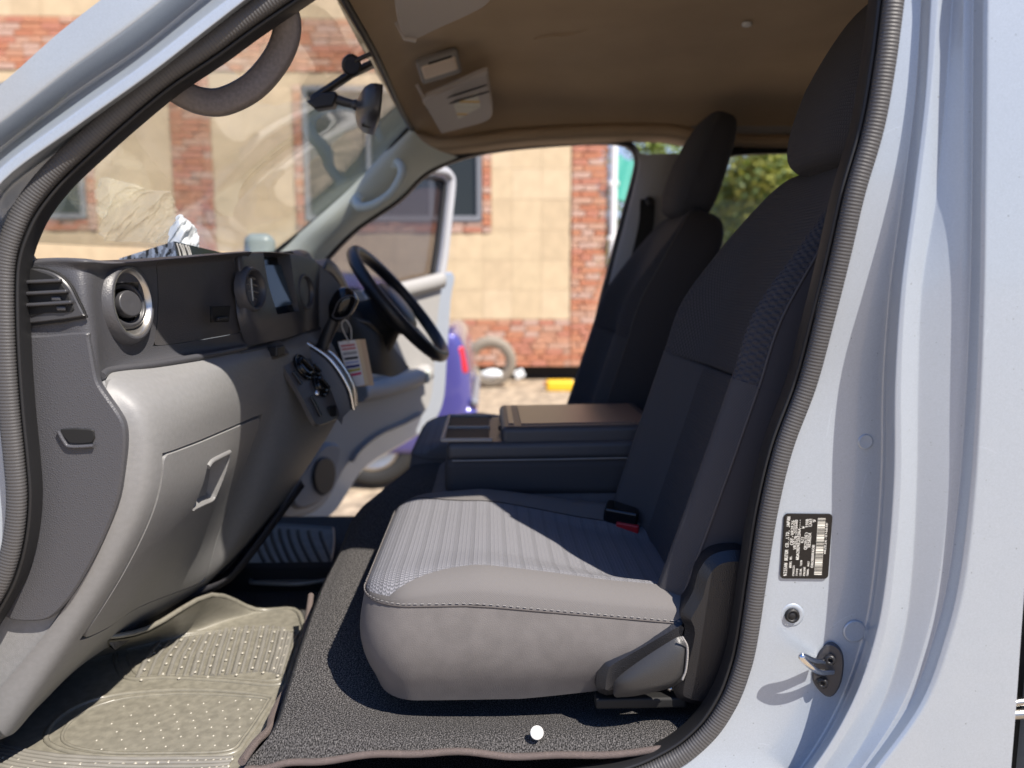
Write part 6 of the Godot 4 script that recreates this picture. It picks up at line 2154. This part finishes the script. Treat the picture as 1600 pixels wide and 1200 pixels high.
func dome(m: MB, p: Vector3, r: float) -> void:
	m.lathe([[r * 0.02, r * 0.7], [r * 0.6, r * 0.5], [r, 0.0]], p, Vector3.UP, 7)

# ---- outside -------------------------------------------------------------------------------------------------------------
func setting() -> void:
	var g := MeshInstance3D.new()
	g.name = "ground"
	var m := MB.new()
	var R := []
	var nz := FastNoiseLite.new()
	nz.seed = 8
	nz.frequency = 0.35
	for i in 61:
		var row := PackedVector3Array()
		for j in 61:
			var x := (j - 30) / 30.0
			var z := (i - 30) / 30.0
			var px := 12.0 * x + 138.0 * pow(x, 5.0)
			var pz := -5.0 + 10.0 * z + 140.0 * pow(z, 5.0)
			row.append(Vector3(px, nz.get_noise_2d(px, pz) * 0.03 - 0.015, pz))
		R.append(row)
	m.rows(R)
	g.mesh = m.mesh()
	g.material_override = K.sandy_ground
	g.set_meta("kind", "structure")
	add_child(g)

const WZ := -10.1

func building() -> void:
	var b := thing("stone_building", "beige clad building with rough red brick bands and dark windows", "building", Vector3(0, 0, WZ))
	var m := MB.new()
	m.box(Vector3(-8.0, 4.2, -3.06), Vector3(19.0, 8.0, 6.0), 0.01)
	add(b, "wall", m, K.mortar)
	m = MB.new()
	m.box(Vector3(-8.0, 0.1, -3.2), Vector3(19.0, 0.25, 6.0), 0.01)
	add(b, "plinth", m, K.deep_black)
	# windows: [left, right, bottom, top]
	var wins := [[-2.50, -0.13, 2.27, 4.0], [-8.2, -5.56, 2.29, 4.0]]
	for w in wins:
		var n := part(b, "window")
		m = MB.new()
		m.box(Vector3((w[0] + w[1]) / 2, (w[2] + w[3]) / 2, -0.02), Vector3(w[1] - w[0], w[3] - w[2], 0.02), 0.002)
		add(n, "pane", m, K.window_pane)
		for q in [[w[0], 0.06], [w[1], 0.06], [lerpf(w[0], w[1], 0.36), 0.05], [lerpf(w[0], w[1], 0.72), 0.05]]:
			m = MB.new()
			m.box(Vector3(q[0], (w[2] + w[3]) / 2, 0.02), Vector3(q[1], w[3] - w[2] + 0.06, 0.06), 0.006)
			add(n, "frame_bar", m, K.window_metal)
		for y in [w[2], w[3]]:
			m = MB.new()
			m.box(Vector3((w[0] + w[1]) / 2, y, 0.022), Vector3(w[1] - w[0], 0.07, 0.06), 0.006)
			add(n, "frame_bar", m, K.window_metal)
	# red brick fields: [left, right, bottom, top]
	var fields := [[1.16, 1.68, 0.19, 5.2], [-4.33, -3.79, 0.19, 4.20], [-0.09, 0.04, 2.08, 4.05], [-2.67, -2.54, 2.08, 4.05], [-2.54, -0.09, 2.08, 2.23], [-5.52, -5.39, 2.10, 4.05], [-8.3, -5.52, 2.10, 2.25], [-3.79, 1.16, 0.19, 0.86], [-8.3, 1.16, 4.22, 4.90]]
	var bricks := []
	for fi in fields.size():
		var f: Array = fields[fi]
		var bh := 0.088
		var n := maxi(1, roundi((f[3] - f[2]) / bh))
		for i in n:
			var y: float = lerpf(f[2], f[3], (i + 0.5) / n)
			var x: float = f[0]
			var first := true
			while x < f[1] - 0.03:
				var len := rng.randf_range(0.17, 0.30) * (0.55 if first and i % 2 else 1.0)
				first = false
				if f[1] - x - len < 0.08:
					len = f[1] - x
				bricks.append([Vector3(x + len / 2, y, 0), len, (f[3] - f[2]) / n])
				x += len
	# what the cabin's openings show, largest share first
	var seen := func(p: Vector3) -> bool:
		var u := 764.0 + 1200.0 * p.x / 10.98
		var v := 440.0 - 1200.0 * (p.y - 1.4) / 10.98
		return (u > 690 and u < 960 and v > 215 and v < 580) or (u > -10 and u < 560 and v < 130 and v > -10) or (u > 60 and u < 350 and v > 100 and v < 400) or (u > 460 and u < 640 and v > 150 and v < 360)
	var shapes := []
	for i in 8:
		var bm := MB.new()
		bm.box(Vector3.ZERO, Vector3(1, 1, 1), 0.09, Basis(), 1)
		for k in bm.v.size():
			var p := bm.v[k]
			bm.v[k] = p + Vector3(sin(i * 3.1 + p.y * 5.0), sin(i * 1.7 + p.x * 4.0), sin(i * 2.3 + p.x * 3.0 + p.y * 4.0)) * Vector3(0.02, 0.03, 0.10)
		shapes.append(bm.mesh())
	var left := {}
	var count := 0
	for q in bricks:
		var k := rng.randi_range(0, 5)
		var p: Vector3 = q[0]
		var sz := Vector3(q[1] - 0.012, q[2] - 0.011, 0.07 + rng.randf() * 0.03)
		if seen.call(p) and count < 296:
			count += 1
			var o := MeshInstance3D.new()
			o.name = "brick"
			o.mesh = shapes[rng.randi_range(0, 7)]
			o.material_override = K["brick_face_%d" % k]
			b.add_child(o, true)
			o.transform = Transform3D(Basis.from_scale(sz), p + Vector3(0, 0, -0.015))
		else:
			if not left.has(k):
				left[k] = MB.new()
			left[k].box(p + Vector3(0, 0, -0.02), sz, 0.006, Basis(), 1)
	for k in left:
		add(b, "brickwork", left[k], K["brick_face_%d" % k]).set_meta("kind", "stuff")
	# stone cladding slabs between the brick bands
	var slab := []
	for i in 3:
		var sm := MB.new()
		sm.box(Vector3.ZERO, Vector3(1, 1, 1), 0.012, Basis(), 1)
		slab.append(sm.mesh())
	var areas := [[-3.785, 1.155, 0.865, 4.215], [-8.3, -4.335, 0.2, 4.215], [-8.3, 1.155, 4.905, 6.0]]
	var nslab := 0
	var rest := MB.new()
	for a in areas:
		var nx := roundi((a[1] - a[0]) / 0.40)
		var ny := maxi(1, roundi((a[3] - a[2]) / 0.44))
		for i in nx:
			for j in ny:
				var x0 := lerpf(a[0], a[1], float(i) / nx)
				var x1 := lerpf(a[0], a[1], (i + 1.0) / nx)
				var y0 := lerpf(a[2], a[3], float(j) / ny)
				var y1 := lerpf(a[2], a[3], (j + 1.0) / ny)
				# cut the windows and their brick frames out of the slab
				var rects := [Rect2(x0, y0, x1 - x0, y1 - y0)]
				for w in [[-2.67, 0.04, 2.08, 4.05], [-8.4, -5.39, 2.10, 4.05]]:
					var kept := []
					for q in rects:
						var k := q as Rect2
						if k.end.x <= w[0] or k.position.x >= w[1] or k.end.y <= w[2] or k.position.y >= w[3]:
							kept.append(k)
							continue
						if k.position.y < w[2]:
							kept.append(Rect2(k.position.x, k.position.y, k.size.x, w[2] - k.position.y))
						if k.end.y > w[3]:
							kept.append(Rect2(k.position.x, w[3], k.size.x, k.end.y - w[3]))
						var lo: float = maxf(k.position.y, w[2])
						var hi: float = minf(k.end.y, w[3])
						if k.position.x < w[0]:
							kept.append(Rect2(k.position.x, lo, w[0] - k.position.x, hi - lo))
						if k.end.x > w[1]:
							kept.append(Rect2(w[1], lo, k.end.x - w[1], hi - lo))
					rects = kept
				for q in rects:
					var k := q as Rect2
					if k.size.x < 0.02 or k.size.y < 0.02:
						continue
					nslab += 1
					if nslab > 296:
						continue
					var o := MeshInstance3D.new()
					o.name = "cladding_slab"
					o.mesh = slab[0]
					o.material_override = K["cladding_%d" % rng.randi_range(0, 4)]
					b.add_child(o, true)
					o.transform = Transform3D(Basis.from_scale(Vector3(k.size.x - 0.003, k.size.y - 0.003, 0.03)), Vector3(k.get_center().x, k.get_center().y, -0.012 + rng.randf() * 0.004))
	# corner downpipe
	m = MB.new()
	m.tube(PackedVector3Array([Vector3(1.74, 1.56, 0.06), Vector3(1.74, 5.5, 0.06)]), 0.05, 14)
	add(b, "downpipe", m, K.white_pipe)
	for y in [2.0, 2.75, 3.5]:
		m = MB.new()
		m.box(Vector3(1.74, y, 0.05), Vector3(0.14, 0.05, 0.12), 0.01)
		add(b, "pipe_bracket", m, K.white_pipe)
	m = MB.new()
	m.box(Vector3(1.75, 5.7, -1.0), Vector3(1.2, 0.25, 3.0), 0.03)
	add(b, "eaves", m, K.mortar)

func tyre_mesh(R: float, w: float) -> MB:
	var m := MB.new()
	var prof := []
	for i in 25:
		var a := TAU * i / 24.0
		var ca := signf(cos(a)) * pow(absf(cos(a)), 0.7)
		var sa := signf(sin(a)) * pow(absf(sin(a)), 0.7)
		prof.append([R * 0.79 + R * 0.21 * ca, w / 2 * sa])
	m.lathe(prof, Vector3.ZERO, Vector3(0, 0, 1), 40)
	return m

func street_things() -> void:
	# old tyre leaning on the wall
	var t := thing("old_tyre", "dusty grey old tyre leaning on the brick wall base", "tyre", Vector3(0.02, 0.335, -9.40))
	var o := add(t, "carcass", tyre_mesh(0.345, 0.2), K.dusty_tyre)
	o.rotation.x = 0.12
	var nz := FastNoiseLite.new()
	nz.seed = 2
	nz.frequency = 1.0
	var pb := thing("rubbish_bag", "white crumpled plastic bag inside the old tyre", "bag", Vector3(0.03, 0.16, -9.38))
	var m := MB.new()
	var R := []
	for i in 13:
		var a := PI * i / 12.0
		var row := PackedVector3Array()
		for j in 21:
			var e := TAU * j / 20.0
			var d := Vector3(sin(a) * cos(e), cos(a), sin(a) * sin(e))
			row.append(d * Vector3(0.15, 0.07, 0.08) * (1.0 + 0.35 * nz.get_noise_3d(d.x * 2.0, d.y * 2.0, d.z * 2.0)))
		R.append(row)
	m.rows(R, true)
	add(pb, "crumple", m, K.white_film)
	var y := thing("yellow_canister", "yellow plastic canister lying on the sandy ground", "canister", Vector3(0.92, 0.06, -9.0))
	m = MB.new()
	m.box(Vector3.ZERO, Vector3(0.36, 0.14, 0.2), 0.03, Basis(), 3)
	add(y, "body", m, K.yellow_plastic)
	m = MB.new()
	m.lathe([[0.0, 0.03], [0.03, 0.03], [0.035, 0.0]], Vector3(-0.18, 0.02, 0.0), Vector3(-1, 0, 0), 16)
	add(y, "cap", m, K.brick_face_4)
	var pc := thing("paper_scrap", "small pinkish scrap of packaging at the wall base", "litter", Vector3(0.42, 0.12, -9.75))
	m = MB.new()
	m.box(Vector3.ZERO, Vector3(0.14, 0.12, 0.05), 0.02, Basis(Vector3(0, 0, 1), 0.4), 2)
	add(pc, "crumple", m, K.white_film)
	violet_car()
	# awning and trees beyond the corner
	var aw := thing("green_awning", "green cloth awning hanging beyond the brick corner", "awning", Vector3(2.75, 2.2, -13.0))
	R = []
	for i in 9:
		var row := PackedVector3Array()
		for j in 13:
			row.append(Vector3(-0.55 + j * 0.10, 1.40 - i * 0.10 - 0.02 * j + 0.03 * sin(j * 2.0), 0.10 * sin(j * 1.3 + i * 0.4) + i * 0.05))
		R.append(row)
	m = MB.new()
	m.rows(R)
	var R2 := []
	for row in R:
		var q := PackedVector3Array()
		for p in row:
			q.append(p + Vector3(0, 0, -0.01))
		R2.append(q)
	m.rows(R2)
	add(aw, "cloth", m, K.green_tarp)
	for x in [-0.55, 0.65]:
		m = MB.new()
		m.tube(PackedVector3Array([Vector3(x, -2.2, -0.05), Vector3(x, 1.4, -0.05)]), 0.03, 10)
		add(aw, "pole", m, K.window_metal)
	tree("leafy tree with yellow-green crown beyond the rear side window", Vector3(4.5, 0, -12.5), 2.4, 1.8, 6500, 1, 3)
	tree("low yellow-green shrub below the rear side window's trees", Vector3(4.9, 0, -11.0), 1.2, 1.3, 4200, 1, 13)
	tree("dark green tree behind the green awning", Vector3(3.0, 0, -16.0), 2.6, 2.0, 4200, 2, 5)
	tree("green tree with loose crown further along the fence", Vector3(6.6, 0, -14.5), 3.2, 2.1, 4600, 0, 9)

func tree(label: String, at: Vector3, h: float, r: float, n: int, tone: int, sd: int) -> void:
	var t := thing("broadleaf_tree", label, "tree", at, "trees beyond the building corner")
	var g := RandomNumberGenerator.new()
	g.seed = sd
	var m := MB.new()
	m.tube(pv([0, -0.1, 0, 0.05, h * 0.3, 0.03, -0.04, h * 0.6, 0.0, 0.02, h * 0.95, 0.05]), [0.16, 0.12, 0.09, 0.04], 10)
	for k in 9:
		var a := TAU * k / 9.0 + g.randf()
		var y := h * g.randf_range(0.4, 0.8)
		m.tube(PackedVector3Array([Vector3(0, y, 0), Vector3(cos(a) * r * 0.4, y + 0.35, sin(a) * r * 0.4), Vector3(cos(a) * r * 0.8, y + 0.8, sin(a) * r * 0.8)]), [0.06, 0.035, 0.012], 7)
	add(t, "trunk", m, K.bark)
	var clumps := []
	for k in 26:
		var d := Vector3(g.randfn(), g.randfn() * 0.8, g.randfn()).normalized() * pow(g.randf(), 0.4)
		clumps.append([Vector3(0, h, 0) + d * Vector3(r, r * 0.95, r), g.randf_range(0.3, 0.6) * r * 0.5])
	for part_i in 2:
		m = MB.new()
		for i in n:
			var c: Array = clumps[g.randi_range(0, 25)]
			var p: Vector3 = c[0] + Vector3(g.randfn(), g.randfn(), g.randfn()) * c[1] * 0.55
			var dir := Vector3(g.randfn(), g.randfn() * 0.6, g.randfn()).normalized()
			var sd2 := dir.cross(Vector3(g.randfn(), g.randfn(), g.randfn())).normalized()
			var l := g.randf_range(0.10, 0.17)
			var nn := dir.cross(sd2).normalized()
			m.poly(PackedVector3Array([p, p + dir * l * 0.5 + sd2 * l * 0.28 + nn * 0.01, p + dir * l, p + dir * l * 0.5 - sd2 * l * 0.28 + nn * 0.01]), PackedInt32Array([0, 1, 2, 0, 2, 3]), nn)
		add(t, "crown", m, K["leaf_%d" % ((tone + part_i) % 3)])

func violet_car() -> void:
	var c := thing("parked_car", "violet-blue hatchback parked behind the open driver's door", "car", Vector3(-2.0, 0, -5.1))
	# body sections from tail to nose, each a half outline mirrored across the car; x from the tail forward (negative)
	var secs := []
	var prof := [[1.84, 0.40, 0.62, 0.60, 0.62], [1.88, 0.33, 0.72, 0.74, 0.78], [1.80, 0.25, 0.80, 1.03, 1.06], [1.62, 0.22, 0.83, 1.04, 1.07], [1.1, 0.22, 0.84, 0.95, 0.97], [0.2, 0.22, 0.84, 0.92, 0.94], [-0.7, 0.22, 0.84, 0.90, 0.92], [-1.4, 0.24, 0.82, 0.82, 0.86], [-1.9, 0.30, 0.76, 0.66, 0.72], [-2.1, 0.36, 0.62, 0.52, 0.56]]
	for q in prof:
		var row := PackedVector3Array()
		for p in [[-0.92, q[1]], [-1.0, q[1] + 0.06], [-1.03, (q[1] + q[3]) / 2], [-1.0, q[3] - 0.06], [-0.90, q[3]], [-0.5, q[4]], [0.0, q[4] + 0.01], [0.5, q[4]], [0.90, q[3]], [1.0, q[3] - 0.06], [1.03, (q[1] + q[3]) / 2], [1.0, q[1] + 0.06], [0.92, q[1]]]:
			row.append(Vector3(q[0], p[1], -p[0] * q[2]))
		secs.append(row)
	var m := MB.new()
	m.rows(grid(secs, steps(0, 9, 54), steps(0, 12, 48)))
	m.fan(secs[0], Vector3(1, 0, 0))
	m.fan(secs[9], Vector3(-1, 0, 0))
	add(c, "body", m, K.violet_paint)
	var cab := []
	for q in [[1.60, 0.98, 0.70, 1.00], [1.45, 0.97, 0.70, 1.24], [1.15, 0.96, 0.66, 1.43], [0.5, 0.95, 0.64, 1.48], [-0.2, 0.94, 0.64, 1.44], [-0.8, 0.92, 0.68, 1.14], [-1.1, 0.91, 0.72, 0.93]]:
		var row := PackedVector3Array()
		for p in [[-0.80, q[1] - 0.06], [-0.80, q[1]], [-q[2], q[3] - 0.07], [-q[2] + 0.09, q[3]], [0.0, q[3] + 0.015], [q[2] - 0.09, q[3]], [q[2], q[3] - 0.07], [0.80, q[1]], [0.80, q[1] - 0.06]]:
			row.append(Vector3(q[0], p[1], -p[0]))
		cab.append(row)
	m = MB.new()
	m.rows(grid(cab, steps(0, 6, 36), steps(0, 8, 40)))
	add(c, "roof", m, K.violet_paint)
	for sg in [-1.0, 1.0]:
		for q in [[[1.30, 1.0, 1.12, 1.36], [0.55, 0.99, 0.55, 1.40]], [[0.45, 0.99, 0.45, 1.40], [-0.55, 0.97, -0.2, 1.36]]]:
			m = MB.new()
			m.rows([PackedVector3Array([Vector3(q[0][0], q[0][1], sg * 0.805), Vector3(q[1][0], q[1][1], sg * 0.805)]), PackedVector3Array([Vector3(q[0][2], q[0][3], sg * 0.685), Vector3(q[1][2], q[1][3], sg * 0.67)])])
			add(c, "side_window", m, K.car_glass)
		m = MB.new()
		m.box(Vector3(1.79, 0.87, sg * 0.73), Vector3(0.09, 0.22, 0.16), 0.04, Basis(Vector3(0, 0, 1), 0.2) * Basis(Vector3(0, 1, 0), sg * 0.3), 4)
		add(c, "tail_light", m, K.tail_lens)
	m = MB.new()
	m.box(Vector3(1.80, 0.46, 0), Vector3(0.24, 0.22, 1.62), 0.08, Basis(), 4)
	add(c, "rear_bumper", m, K.violet_paint)
	m = MB.new()
	m.box(Vector3(1.90, 0.58, 0.10), Vector3(0.05, 0.05, 1.40), 0.02, Basis(), 3)
	add(c, "bumper_strip", m, K.window_metal)
	for q in [[1.20, 0.72], [1.20, -0.72], [-1.25, 0.72], [-1.25, -0.72]]:
		var w := part(c, "wheel")
		var o := add(w, "tyre", tyre_mesh(0.30, 0.19), K.tyre_rubber)
		o.position = Vector3(q[0], 0.30, q[1])
		m = MB.new()
		m.lathe([[0.0, 0.07], [0.10, 0.06], [0.17, 0.075], [0.19, 0.085], [0.19, -0.08]], Vector3(q[0], 0.30, q[1]), Vector3(0, 0, signf(q[1])), 28)
		add(w, "rim", m, K.satin_silver)
